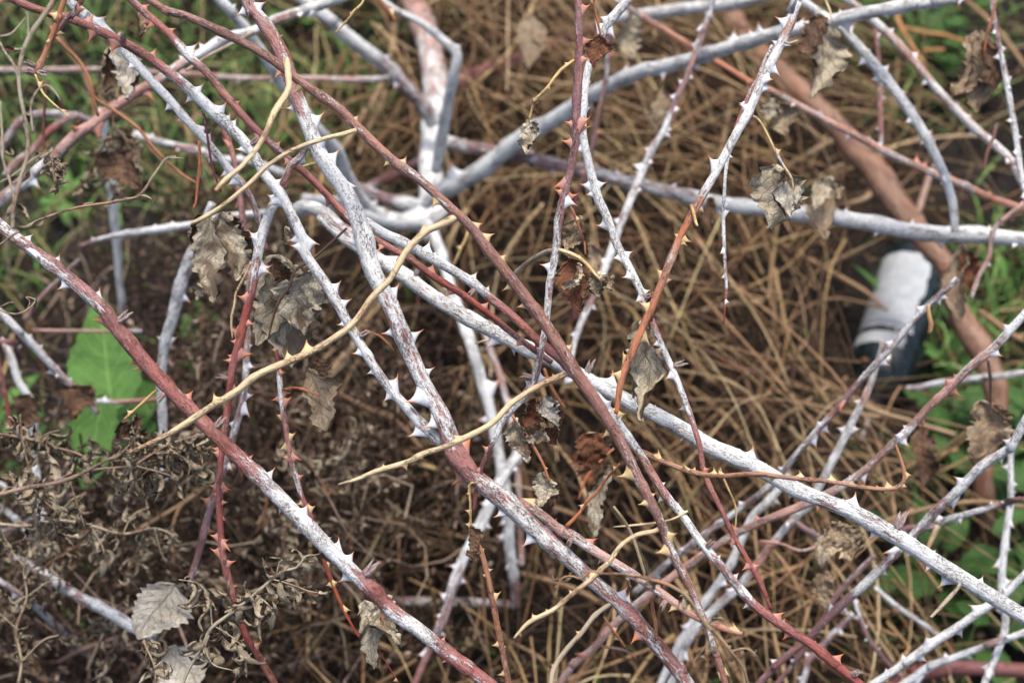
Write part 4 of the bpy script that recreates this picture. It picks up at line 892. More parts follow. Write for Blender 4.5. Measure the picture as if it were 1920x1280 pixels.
L(s_c30, (1552, 35), (1505, 95), 44, .89, DRK, 26, fold=1.2, curl=.8, roll=.5)
L('C9', (1207, 600), (1212, 780), 46, .70, GREY, 27, fold=1.2, curl=.4, roll=.4)
L('C9', (1214, 612), (1186, 735), 34, .71, GREY, 28, fold=1.1, curl=.5, roll=-.4)
L('C9', (1222, 545), (1214, 615), 16, .70, DRK, 29, fold=1.4, curl=.6)
L('C7', (1018, 742), (1040, 800), 40, .69, PALE, 30, fold=.8, curl=.4, roll=-.2)
L('C7', (1005, 748), (988, 800), 34, .70, BRN, 31, fold=1., curl=.7, roll=.4)
L('C7', (966, 785), (990, 865), 32, .69, GREY, 32, fold=1.4, curl=.4, roll=.3)
L('C7', (988, 815), (1028, 822), 22, .69, GREY, 33, fold=1.3, curl=.4)
L('C7', (1020, 800), (1045, 830), 22, .70, BRN, 34, fold=1., curl=.5)
shoot7 = stalk('C7', '960 778 5 .1,972 795 6 .1,990 820 6 0,1008 850 6 .1,1022 878 5 0,1030 905 4 0', .69, 'O', [(1010, 846), (1028, 876)])
L(shoot7, (1024, 885), (1014, 950), 40, .70, GREY, 35, fold=.8, curl=.4, roll=.3)
L(shoot7, (1026, 900), (1030, 965), 26, .71, DRK, 36, fold=1., curl=.6, roll=-.4)
L('C7', (992, 225), (992, 285), 26, .68, GREY, 37, fold=1.3, curl=.6)
L('C7', (990, 232), (1012, 248), 16, .68, PALE, 38, fold=1.4, curl=.8)
L('C7', (998, 192), (1008, 210), 14, .68, DRK, 39, fold=1.2, curl=.9)
L('C1', (685, 1125), (705, 1245), 44, .74, GREY, 40, fold=.8, curl=.3, roll=.2)
L('C1', (712, 1120), (742, 1205), 44, .735, GREY, 41, fold=1., curl=.4, roll=-.2, lobes=.2)
L('C1', (700, 1085), (690, 1110), 18, .71, DRK, 42, fold=1.2, curl=.9)
L('C3', (882, 985), (900, 1030), 22, .69, DRK, 43, fold=1.3, curl=.9, label='dark curled leaf')
L('C3', (880, 1030), (890, 1055), 16, .685, DRK, 44, fold=1.3, curl=.9)
L('C48', (328, 1095), (262, 1190), 92, .80, PALE, 45, fold=.3, curl=.25, crump=.05, roll=-.2, label='big pale grey leaf')
L('C48', (318, 1212), (368, 1285), 84, .82, PALE, 46, fold=.4, curl=.3, crump=.06, roll=.2)
L('C5', (1140, 870), (1110, 1000), 34, .78, GREY, 47, fold=1., curl=.3)
L('C10', (1100, 810), (1118, 880), 60, .80, BRN, 48, fold=.6, curl=.4)
# farther, blurred leaves
L('C32', (1460, 190), (1478, 250), 40, 1.0, TAN, 49, fold=1., curl=.5)
L('C32', (1452, 185), (1440, 225), 26, 1.0, GREY, 50, fold=1.2, curl=.6)
L('C29', (1552, 325), (1545, 445), 44, .99, TAN, 51, fold=.9, curl=.4)
L('C29', (1555, 330), (1525, 390), 30, .98, GREY, 52, fold=1., curl=.5)
L('C29', (1328, 370), (1335, 430), 26, 1.0, DRK, 53, fold=1., curl=.4)
L('C33', (1848, 60), (1800, 185), 66, .93, TAN, 54, fold=.9, curl=.4, roll=.3)
L('C33', (1845, 70), (1840, 205), 60, .93, TAN, 55, fold=.9, curl=.3, roll=-.3)
L('C33', (1850, 75), (1868, 165), 40, .92, DRK, 56, fold=1., curl=.5)
st33 = stalk('C33', '1868 0 5 .1,1862 30 6 .1,1852 60 6 .1,1846 90 5 0,1842 115 4 0', [.91, .92], 'O')
L('C34', (1240, 165), (1232, 245), 30, 1.15, TAN, 57, fold=1., curl=.4)
L('C36', (1180, 20), (1182, 110), 36, 1.2, GREY, 58, fold=1.1, curl=.4)
L('C37', (1000, 30), (992, 122), 42, 1.25, TAN, 59, fold=.5, curl=.3, crump=.06)
L('C37', (1008, 40), (1018, 90), 22, 1.25, TAN, 60, fold=.8, curl=.3, crump=.06)
L('C16', (1850, 750), (1840, 860), 72, .88, TAN, 61, fold=.7, curl=.25, roll=.2)
L('C16', (1858, 755), (1868, 830), 40, .89, TAN, 62, fold=.9, curl=.4)
st16 = stalk('C16', '1852 672 6 .3,1856 700 7 .3,1858 735 6 .2,1856 780 4 0', [.82, .87], 'K')
L('C16', (1735, 800), (1730, 905), 44, .95, DRK, 63, fold=.8, curl=.3)
L('C10', (1565, 975), (1598, 1045), 60, .83, TAN, 64, fold=.8, curl=.3)
L('C10', (1560, 985), (1540, 1060), 34, .85, GREY, 65, fold=1., curl=.4)
L('C10', (1545, 1070), (1542, 1135), 40, .90, TAN, 66, fold=.7, curl=.3)
L('C65', (1808, 470), (1822, 540), 34, 1.0, BRN, 67, fold=.9, curl=.5)
L('C65', (1800, 460), (1795, 600), 36, 1.0, TAN, 68, fold=1., curl=.4)
L('C34', (1110, 455), (1118, 510), 26, 1.0, TAN, 69, fold=.9, curl=.3)
L('C50', (60, 740), (40, 800), 44, 1.0, DRK, 70, fold=.8, curl=.5)
L('C49', (165, 720), (130, 780), 44, .97, DRK, 71, fold=.9, curl=.6)
L('C1', (228, 790), (262, 835), 46, .80, DRK, 72, fold=.9, curl=.5, roll=.5)
L('C34', (1085, 845), (1120, 900), 60, .95, BRN, 73, fold=.7, curl=.4)

for lb, p, dd, sk, th in [
    ('small tan twig with a broken end standing above the thick white cane, lower right', '1424 1014 6 0,1460 1018 6 .1,1502 1032 6 .3,1537 1021 7 .3', .93, 'K', 0),
    ('short pink blurred cane under the orange pink one in the lower right', '1480 970 11 .5,1516 996 12 .5,1550 1014 12 .4', 1.0, 'P', 0),
    ('pale pink cane rising right from the bottom edge, lower right, left of the white pair', '1500 1295 13 .5,1513 1255 13 .5,1516 1237 13 .4,1560 1190 13 .5,1600 1150 13 .5', 1.02, 'P', 50),
    ('thin dark red twig near the bottom crossing the orange pink cane', '1110 1205 4 .1,1135 1212 5 .1,1172 1219 5 .1,1194 1234 4 .1', .92, 'D', 0),
    ('long thin brown shoot curving down behind the orange brown one in the top left', '95 50 7 0,106 71 8 0,130 95 8 0,152 120 8 0,168 150 7 0,175 185 7 0,184 218 6 0', .86, 'N', 0),
    ('thin brown shoot sagging right across the thick tan cane in the upper left', '165 165 5 0,184 188 6 0,227 216 7 0,262 244 7 0,290 280 7 0,340 326 6 0,372 345 5 0', .88, 'N', 0),
    ('thin straight brown twig hanging left of the thick tan cane', '90 150 5 0,85 177 6 0,83 215 6 0,81 248 6 0,83 294 5 0', .86, 'D', 0),
    ('small yellow twig with one thorn hanging beside the pale leaf in the upper left', '238 110 4 0,234 125 5 0,226 145 5 0,222 165 5 0,218 188 4 0', .84, 'Y', 60),
    ('short orange twig poking out right of the stout cane near the upper middle', '563 314 5 0,595 305 6 0,623 297 6 0,632 294 4 0', .80, 'Y', 0),
    ('short orange twig rising right above the dropping white cane in the middle', '848 502 4 0,858 480 6 0,868 458 6 0,878 434 4 0', .95, 'Y', 40),
    ('thin tan twig lying level in front of the dropping white canes', '890 644 3 0,921 636 4 0,945 642 4 0,974 650 3 0', .78, 'T', 0),
    ('short red brown twig hanging below the crossing in the centre', '1020 690 5 0,1031 720 7 0,1045 745 7 0,1060 764 5 0', .82, 'N', 0),
    ('pinkish broken twig pointing right from the crossing in the centre', '1092 708 10 .3,1110 716 10 .3,1130 718 9 .3,1151 720 9 .2', .76, 'K', 0),
    ('thin orange twig slanting down left through the straw, lower centre', '1151 840 4 0,1125 865 5 0,1105 887 6 0,1093 912 5 0,1085 936 4 0', .86, 'O', 60),
    ('short brown twig at the bottom centre pointing up left', '1132 1155 3 0,1145 1175 5 0,1160 1195 5 0,1172 1212 4 0', .80, 'N', 40),
    ('thin pink upright cane at the right edge crossing the tan straws, upper right', '1870 230 6 .3,1862 260 7 .3,1850 290 6 .2,1845 320 5 .2', 1.0, 'P', 0),
    ('thin pink cane low at the left edge, rising right through the dried weeds', '-10 1000 10 .4,40 985 10 .4,90 950 10 .5,140 925 9 .4', 1.06, 'P', 0),
    ('faint brown cane rising right in the dark lower left', '110 1240 9 .1,160 1215 10 .1,230 1190 10 .1,300 1150 9 .1', 1.05, 'D', 0),
    ('thin purple twig behind the red cane near the top of the large green leaf', '48 600 8 .4,75 560 9 .4,110 525 9 .5,148 486 8 .4', 1.05, 'P', 0),
    ('thin brown shoot crossing the middle of the upright white cane, right of the centre', '1300 640 6 0,1345 668 7 0,1390 690 7 .1,1440 700 6 0', 1.2, 'D', 0),
]:
    cane(lb, lb, p, dd, sk, None, th, 't' if sk in 'YNTO' else 'w', ext=False, k=8, lf=.9)
# ------------------------------------------------------------------ distinct dry stems in the straw (things)
def stem_thing(label, pts, d, skin, cat='dry stem', name='dry_stem', group='dry stems lying in the straw', k=7, lift=None):
    A = parse(pts, 1.0)
    if d is None:
        for a in A: a[4] = gdepth(a[1]) * (lift if lift else .93)
    else: A = parse(pts, d)
    origin = at(A[0, 0], A[0, 1], A[0, 4])
    C = catmull(A, 9); P = at_np(C[:, 0], C[:, 1], C[:, 4]); R = C[:, 2] * C[:, 4] * K / 2
    n = len(P); lump = 1 + .06 * nr.randn(n, k)
    V, F, cy = tube(P, R, k, True, lump)
    me = mesh(name, V - np.array(origin), F, M_STRAW, True, {'cyl': cy, 'skin': np.repeat([skin], len(V), 0)})
    o = obj(name, me, None, origin); tag(o, label, cat, group)
    return o
a_, b_, c_, e_, o_ = (.42, .30, .18), (.30, .19, .11), (.20, .125, .075), (.12, .075, .045), (.42, .22, .09)
for lb, p, s in [
    ('thick light tan straw lying level right of the middle, cut off at its right end', '1431 564 12,1346 576 12,1240 603 12,1130 640 10', a_),
    ('blurred tan stem below the cut light straw, sloping down right', '1240 635 8,1293 672 9,1332 716 8', a_),
    ('long brown stem hanging almost upright right of the middle', '1431 436 8,1449 521 9,1449 627 9,1431 698 9,1417 769 8', b_),
    ('pale straw with a kinked end left of the bottle neck', '1552 723 8,1506 758 8,1460 790 8,1453 858 9,1450 900 8', a_),
    ('brown stem slanting down right just left of the bottle neck', '1480 680 8,1530 708 9,1594 741 9,1640 762 8', b_),
    ('pale straw running right below the bottle', '1610 755 9,1650 772 9,1700 787 9,1793 815 8', a_),
    ('thick brown stem sloping from the level white cane down to the bottle label', '1438 443 10,1509 482 11,1559 511 11,1622 546 9,1655 575 6', b_),
    ('long thin brown stem crossing the straw down to the thick white cane', '1275 486 8,1329 567 8,1364 628 8,1406 734 9,1421 822 8', c_),
    ('dark arching stem that ends on the bottle label', '1460 620 5,1506 580 6,1559 560 6,1615 567 6,1665 581 5', c_),
    ('grey brown stem rising right with a split end left of the bottle', '1530 599 7,1512 640 7,1488 663 7,1438 712 7', b_),
    ('thin tan stem entering the dark hollow from the left weeds', '560 720 8,624 734 9,691 766 9,744 790 9,790 840 8', c_),
    ('light tan stem below the tattered tan leaf', '631 808 10,691 808 11,737 836 12,772 861 10', b_),
    ('broad blurred tan stem crossing behind the stout cane', '725 545 16,701 585 17,666 642 18,610 710 16', a_),
    ('blurred tan stem just below the pale curved stalk end', '719 830 10,779 858 12,840 894 12,900 930 10', b_),
    ('very thick dark brown stem lying in the hollow low left of the middle', '600 905 16,627 922 19,691 957 20,762 993 20,818 1021 19,868 1039 16', c_),
    ('thin brown stem above the very thick dark one', '726 968 7,797 982 8,868 1007 8,930 1030 7', b_),
    ('thin dark stem sagging below the very thick one', '640 975 5,666 1000 5,726 1032 5,790 1042 5,847 1032 5', c_),
    ('tan stem between the parallel red canes near the bottom', '974 1074 9,1045 1092 10,1098 1113 10,1140 1140 8', b_),
    ('tan stem right of the upright white cane, low in the middle', '1020 945 8,1060 958 9,1120 985 9,1180 1030 8', b_),
    ('fine curled brown stem in the dark at the bottom', '900 1142 5,893 1175 5,889 1198 5,864 1223 4', b_),
    ('light straw standing upright near the top edge left of the stump', '748 10 9,742 40 10,738 75 10,733 105 8', a_),
    ('light forked straw slanting beside the grass left of the stump', '716 156 10,700 190 12,684 212 12,660 250 11,641 280 9', a_),
    ('second light straw just right of the forked one', '722 170 7,712 205 8,690 240 8,672 290 7', a_),
    ('pale looping straw right of the stump', '960 100 8,942 110 10,945 140 10,974 177 9,1000 205 7', a_),
    ('tan straw dropping straight right of the stump', '939 149 8,928 212 9,910 276 9,905 310 7', o_),
    ('tan straw slanting left below the white sweeping cane', '930 340 9,914 351 10,868 400 10,847 446 9,830 500 7', a_),
    ('orange brown stem level below the sweeping white cane', '880 345 9,925 333 11,967 322 11,1052 347 10', o_),
    ('blurred orange brown stem hanging over the ferny weed in the upper right', '1676 10 8,1688 48 9,1700 71 9,1736 127 9', o_),
    ('blurred orange stem lying across the ferny weed', '1690 52 8,1735 62 9,1771 67 9,1821 83 8', o_),
    ('short orange stem lying level under the ferny weed', '1729 96 8,1750 94 8,1771 94 8', o_),
    ('bent pale straw like a hook, right of the middle near the top', '1345 172 7,1371 170 8,1364 220 8,1350 294 8,1335 340 7', a_),
    ('tan stem sloping up right to the thick pink stem', '1470 318 9,1488 305 10,1530 280 10,1566 259 9', a_),
    ('tan curved stem right above the level white cane', '1654 329 9,1640 350 10,1622 372 10,1566 386 9', a_),
    ('short pinkish stem standing above the level white cane near the right', '1722 400 10,1725 386 12,1743 329 12,1752 310 9', (.40, .27, .22)),
    ('tan stem crossing behind the pale cane right of the middle', '1340 285 8,1325 297 9,1268 347 10,1235 380 8', b_),
    ('tan brown stem rising right through the dried weeds on the left', '225 1012 6,230 1010 7,301 968 8,347 940 8,397 904 7,420 890 5', b_),
    ('thin arched stem in the dark weeds left of the red upright cane', '326 1057 5,322 1007 5,334 956 5,372 915 5', b_),
    ('thin golden stem rising right in the lower left', '7 1085 5,53 1050 6,70 1030 6,85 1007 6', o_),
    ('tan stem running down from the left edge to the bottom left corner', '0 1135 6,28 1177 7,53 1223 8,92 1280 8', b_),
    ('tan stem in the bottom left corner crossing another', '0 1220 6,42 1244 7,71 1262 7,90 1285 6', b_),
    ('brown drooping stem lying level in the bottom left', '0 1160 5,21 1159 6,71 1170 7,131 1177 7,166 1202 6,190 1235 4', c_),
    ('grey straw rising right from the bottom edge near the red cane', '250 1275 8,275 1240 9,285 1210 8', (.36, .27, .22)),
    ('thin dark upright stem left of the big grey leaf', '380 560 5,378 640 6,374 700 6,372 770 5', c_),
    ('brown stem curving down behind the level beige cane near the top left', '90 40 8,120 85 9,150 125 9,168 165 9,180 220 7', c_),
    ('thin orange brown stem sagging from there to the right', '180 170 5,215 205 6,255 240 6,290 285 6,330 320 5', b_),
    ('light brown stem in the right weeds passing behind the thick pink stem', '1640 985 7,1680 970 8,1760 948 9,1840 940 9,1920 950 8', b_),
    ('tan stem at the top right corner going down right', '1810 0 8,1850 35 9,1890 80 9,1925 130 8', b_),
    ('tan stem right of the thick pink stem above the green blades', '1835 582 10,1860 600 12,1890 622 12,1920 640 10', b_),
]:
    stem_thing(lb, p, None, s, lift=.90 if 'weeds' not in lb else .80)

# ------------------------------------------------------------------ dried weeds with curled leaves (things; stem, shoots and leaves are parts)
CURL = [leaf_mesh(.020, .008, 500 + i, fold=1.7, curl=2.2 + .5 * i % 2, crump=.14, mats=(M_CURL, M_LB if i % 3 == 0 else M_CURL), nu=12, nv=6, shape='long') for i in range(8)]
HUSK = [leaf_mesh(.009, .007, 600 + i, fold=2.0, curl=1.6, crump=.12, mats=(M_LT, M_CURL), nu=8, nv=6) for i in range(3)]
def weed(label, stems, d, skin, nleaf, spread=16, scale=1., husks=0, name='dried_weed', seed=1, cl=None):
    r = random.Random(seed)
    A0 = parse(stems[0], d); origin = at(A0[0, 0], A0[0, 1], A0[0, 4])
    root = empty(name, origin); tag(root, label, 'dried weed', 'dried weeds with curled leaves')
    paths = []
    for q, s in enumerate(stems):
        me, C, P, R = stem_mesh(parse(s, d), skin, origin, 6, 6, .06, 'stem')
        obj('stem' if q == 0 else 'shoot', me, root)
        n = len(P); st = int(n * (cl[q] if cl else .15)); paths.append((C[st:], P[st:]))
    tot = sum(len(p[1]) for p in paths)
    for C, P in paths:
        for i in range(max(0, int(nleaf * len(P) / tot))):
            j = r.randrange(len(P)); dd = C[j, 4]
            off = Vector((r.gauss(0, .25), r.gauss(0, .25), r.uniform(-1, .25))) * spread * dd * K * .5
            me = r.choice(CURL if r.random() > husks else HUSK)
            o = obj('leaf' if me in CURL else 'husk', me, root)
            y = Vector((r.gauss(0, .7), r.gauss(0, .7), -.7)).normalized(); x = y.orthogonal().normalized(); x = Quaternion(y, r.uniform(0, 6.28)) @ x
            o.rotation_mode = 'QUATERNION'; o.rotation_quaternion = Matrix((x, y, x.cross(y))).transposed().to_quaternion()
            o.location = Vector(P[j]) + off - origin
            s = scale * r.uniform(.55, 1.15); o.scale = (s, s, s)
            if off.length > .004:
                pass
    return root
LT_ = (.46, .37, .25); SG = (.36, .31, .22); SB = (.28, .20, .14)
weed('dried weed with greenish grey curled leaves, leaning right from the bottom edge',
     ['340 1290 6 0,352 1258 6 0,382 1205 7 0,398 1175 7 0,443 1142 7 0,478 1113 7 0,510 1085 6 0,530 1070 5 0,556 1063 5 0,574 1042 4 0,590 1040 3 0,605 1036 2 0',
      '398 1175 4 0,396 1150 4 0,392 1125 4 0,380 1100 4 0,362 1090 3 0,335 1086 3 0',
      '510 1085 3 0,545 1095 3 0,580 1108 3 0,597 1110 2 0', '400 1172 3 0,430 1190 3 0,455 1215 3 0,440 1240 2 0', '478 1113 3 0,500 1130 3 0,515 1150 2 0', '518 1078 3 0,522 1060 3 0,522 1054 2 0', '392 1190 3 0,385 1215 3 0,400 1245 3 0,436 1256 2 0'],
     .70, SG, 92, 26, 1.0, seed=5, cl=[.3, .3, .2, .2, 0, 0, .2])
weed('dried weed reaching in from the left edge with brown crumpled leaves below the green leaf',
     ['-20 935 9 0,0 927 9 0,45 915 9 0,95 907 8 0,130 897 8 0,168 880 7 0,200 862 6 0,225 852 5 0,260 815 4 0',
      '168 880 4 0,220 876 5 0,250 872 5 0,290 848 4 0,330 828 4 0,390 812 3 0', '210 868 3 0,215 900 3 0,228 925 2 0', '250 872 3 0,300 885 3 0,330 895 2 0', '130 897 3 0,140 930 3 0,150 960 3 0,160 990 2 0', '60 912 3 0,90 945 3 0,110 960 2 0', '290 850 3 0,330 850 3 0,355 870 3 0,352 895 2 0', '225 852 3 0,245 830 3 0,262 800 2 0'],
     .78, SB, 95, 30, 1.15, husks=.2, seed=6, cl=[.1, 0, 0, 0, 0, 0, 0, 0])
weed('dried weed in the left with a dense upright cluster of crumpled brown leaves',
     ['70 1010 4 0,66 960 4 0,60 900 5 0,50 860 5 0,40 810 5 0,38 775 4 0', '-10 812 5 0,30 818 6 0,70 826 6 0,110 840 6 0,150 852 5 0,175 870 4 0', '60 900 3 0,30 905 3 0,10 890 2 0', '70 826 3 0,90 812 3 0,112 806 2 0', '66 960 3 0,95 975 3 0,105 1000 2 0'],
     .80, SB, 95, 26, 1.1, husks=.3, seed=7, cl=[0, .1, 0, 0, 0])
weed('thin pale dried weed stem crossing the left edge, forked at its right tip',
     ['-15 468 5 0,0 460 5 0,21 443 5 0,71 414 5 0,142 390 5 0,200 381 6 0,230 375 6 0,262 366 6 0,290 326 5 0,306 304 5 0,315 296 5 0,330 293 3 0', '262 366 4 0,275 368 4 0,284 373 2 0', '315 296 4 0,344 296 2 0', '155 388 3 0,160 382 3 0,175 380 2 0'], .68, SG, 3, 6, .5, seed=8, cl=[.9, .8, .8, .5])
weed('tall blurred greenish stem near the camera in the top left with thin side shoots',
     ['106 -15 11 0,95 10 11 0,78 35 11 0,56 68 10 0,40 110 9 0,36 160 8 0,46 220 8 0,53 283 9 0,40 330 9 0,26 385 9 0,24 430 8 0', '53 71 5 0,52 30 4 0,48 22 3 0', '0 80 4 0,10 100 5 0,25 120 5 0,35 150 4 0', '62 250 4 0,58 200 4 0,70 170 4 0,88 160 4 0,105 175 4 0,114 190 3 0', '0 190 5 0,4 250 5 0,6 300 6 0,20 345 5 0,26 380 5 0', '0 342 4 0,30 325 4 0,60 300 4 0,86 284 3 0', '0 68 3 0,20 64 4 0,35 50 4 0,48 33 3 0'], .60, SG, 12, 14, .9, seed=9, cl=[.5, .5, .2, .5, .2, .5, .5])
weed('small hanging cluster of brown seed capsules in front of the thick tan cane, left',
     ['84 282 3 0,92 290 4 0,98 300 4 0,100 325 4 0,104 345 3 0', '98 300 2 0,110 305 2 0,116 318 2 0', '98 300 2 0,92 312 2 0'], .67, SB, 26, 18, .85, husks=.8, seed=10)
weed('thin curly dried twig tip at the left edge above the large green leaf',
     ['-10 576 4 0,10 585 4 0,35 588 4 0,58 575 3 0,66 562 3 0,50 556 2 0', '0 576 3 0,15 568 3 0,28 567 2 0', '50 582 2 0,56 565 2 0,48 557 2 0'], .70, SG, 3, 6, .5, seed=11, cl=[.7, .5, .5])
weed('dried weed with hanging grey shreds low in the left corner',
     ['268 1200 4 0,280 1225 4 0,290 1250 4 0,292 1285 4 0', '290 1250 3 0,302 1240 3 0', '275 1215 3 0,270 1195 2 0'], .75, SG, 22, 16, .7, seed=12)
weed('blurred brown weed hanging near the camera at the bottom edge right of the middle',
     ['1405 1290 6 0,1392 1250 6 0,1370 1220 7 0,1345 1190 8 0,1320 1165 8 0,1290 1120 7 0,1262 1100 8 0,1235 1090 8 0,1200 1080 8 0', '1125 1075 5 0,1108 1070 5 0,1090 1085 5 0,1075 1080 4 0,1052 1085 4 0,1040 1120 3 0', '1345 1190 4 0,1320 1215 4 0,1300 1240 3 0', '1370 1220 4 0,1400 1215 4 0,1420 1230 3 0', '1200 1080 6 0,1160 1075 5 0,1125 1075 5 0'],
     .615, (.28, .20, .12), 26, 16, .6, husks=.6, seed=13)
weed('brown dried weed low at the left with small husks, behind the pale rising stem',
     ['60 1080 4 0,100 1050 4 0,150 1020 4 0,200 990 3 0', '230 1100 4 0,245 1060 4 0,265 1020 4 0,300 1000 3 0', '120 1200 4 0,180 1170 4 0,240 1120 3 0', '20 1020 4 0,60 1010 4 0,110 1020 3 0', '190 1280 4 0,200 1230 4 0,230 1200 3 0'], .92, (.13, .085, .06), 95, 40, 1.1, husks=.5, seed=14, cl=[0] * 5)
weed('dark brown dried weed behind the upright red cane, left of the middle bottom',
     ['560 1150 4 0,540 1080 4 0,530 1020 4 0,545 960 4 0', '640 980 4 0,600 900 4 0,570 860 4 0,520 840 3 0', '660 800 4 0,640 860 4 0,650 920 3 0', '480 1000 4 0,500 940 4 0,480 880 3 0', '700 900 4 0,660 880 4 0,620 870 3 0'], 1.0, (.12, .08, .06), 95, 50, 1.2, husks=.5, seed=15, cl=[0] * 5)

weed('wispy tan weed rising at the left edge with many fine side twigs',
     ['30 1300 5 0,40 1240 5 0,30 1180 5 0,50 1120 4 0,45 1060 4 0,70 1010 3 0', '40 1240 3 0,80 1200 3 0,110 1190 2 0', '35 1180 3 0,0 1150 3 0,-20 1120 2 0', '48 1120 3 0,90 1090 3 0,120 1085 2 0', '45 1060 3 0,20 1030 3 0,5 1000 2 0'], .84, LT_, 60, 26, .8, husks=.4, seed=21, cl=[.1, 0, 0, 0, 0])
weed('wispy tan weed arching over the lower left towards the red upright cane',
     ['-20 980 6 0,50 985 6 0,110 975 6 0,170 985 5 0,230 1000 5 0,290 990 4 0,330 1005 3 0', '110 975 3 0,130 940 3 0,160 925 2 0', '170 985 3 0,190 1020 3 0,200 1050 2 0', '230 1000 3 0,250 965 3 0,280 950 2 0', '290 990 3 0,300 1030 3 0,310 1050 2 0'], .86, LT_, 80, 28, .9, husks=.4, seed=22, cl=[0] * 5)
weed('pale crumpled weed between the large green leaf and the red upright cane',
     ['410 815 4 0,370 835 5 0,330 850 5 0,290 880 5 0,250 905 4 0,215 915 3 0', '370 835 3 0,380 870 3 0,370 900 2 0', '330 850 3 0,310 820 3 0,290 810 2 0', '290 880 3 0,300 915 3 0,290 940 2 0'], .80, LT_, 80, 26, .95, husks=.3, seed=23, cl=[0] * 4)
weed('dark brown withered weed hanging behind the slim white cane in the upper left',
     ['205 60 4 0,215 110 4 0,205 160 4 0,212 230 4 0,200 300 3 0,210 360 3 0', '215 110 3 0,190 140 3 0,180 170 2 0', '212 230 3 0,240 270 3 0,250 310 2 0', '200 300 3 0,170 330 3 0,150 340 2 0'], 1.0, (.14, .09, .06), 70, 34, 1.2, husks=.3, seed=24, cl=[0] * 4)

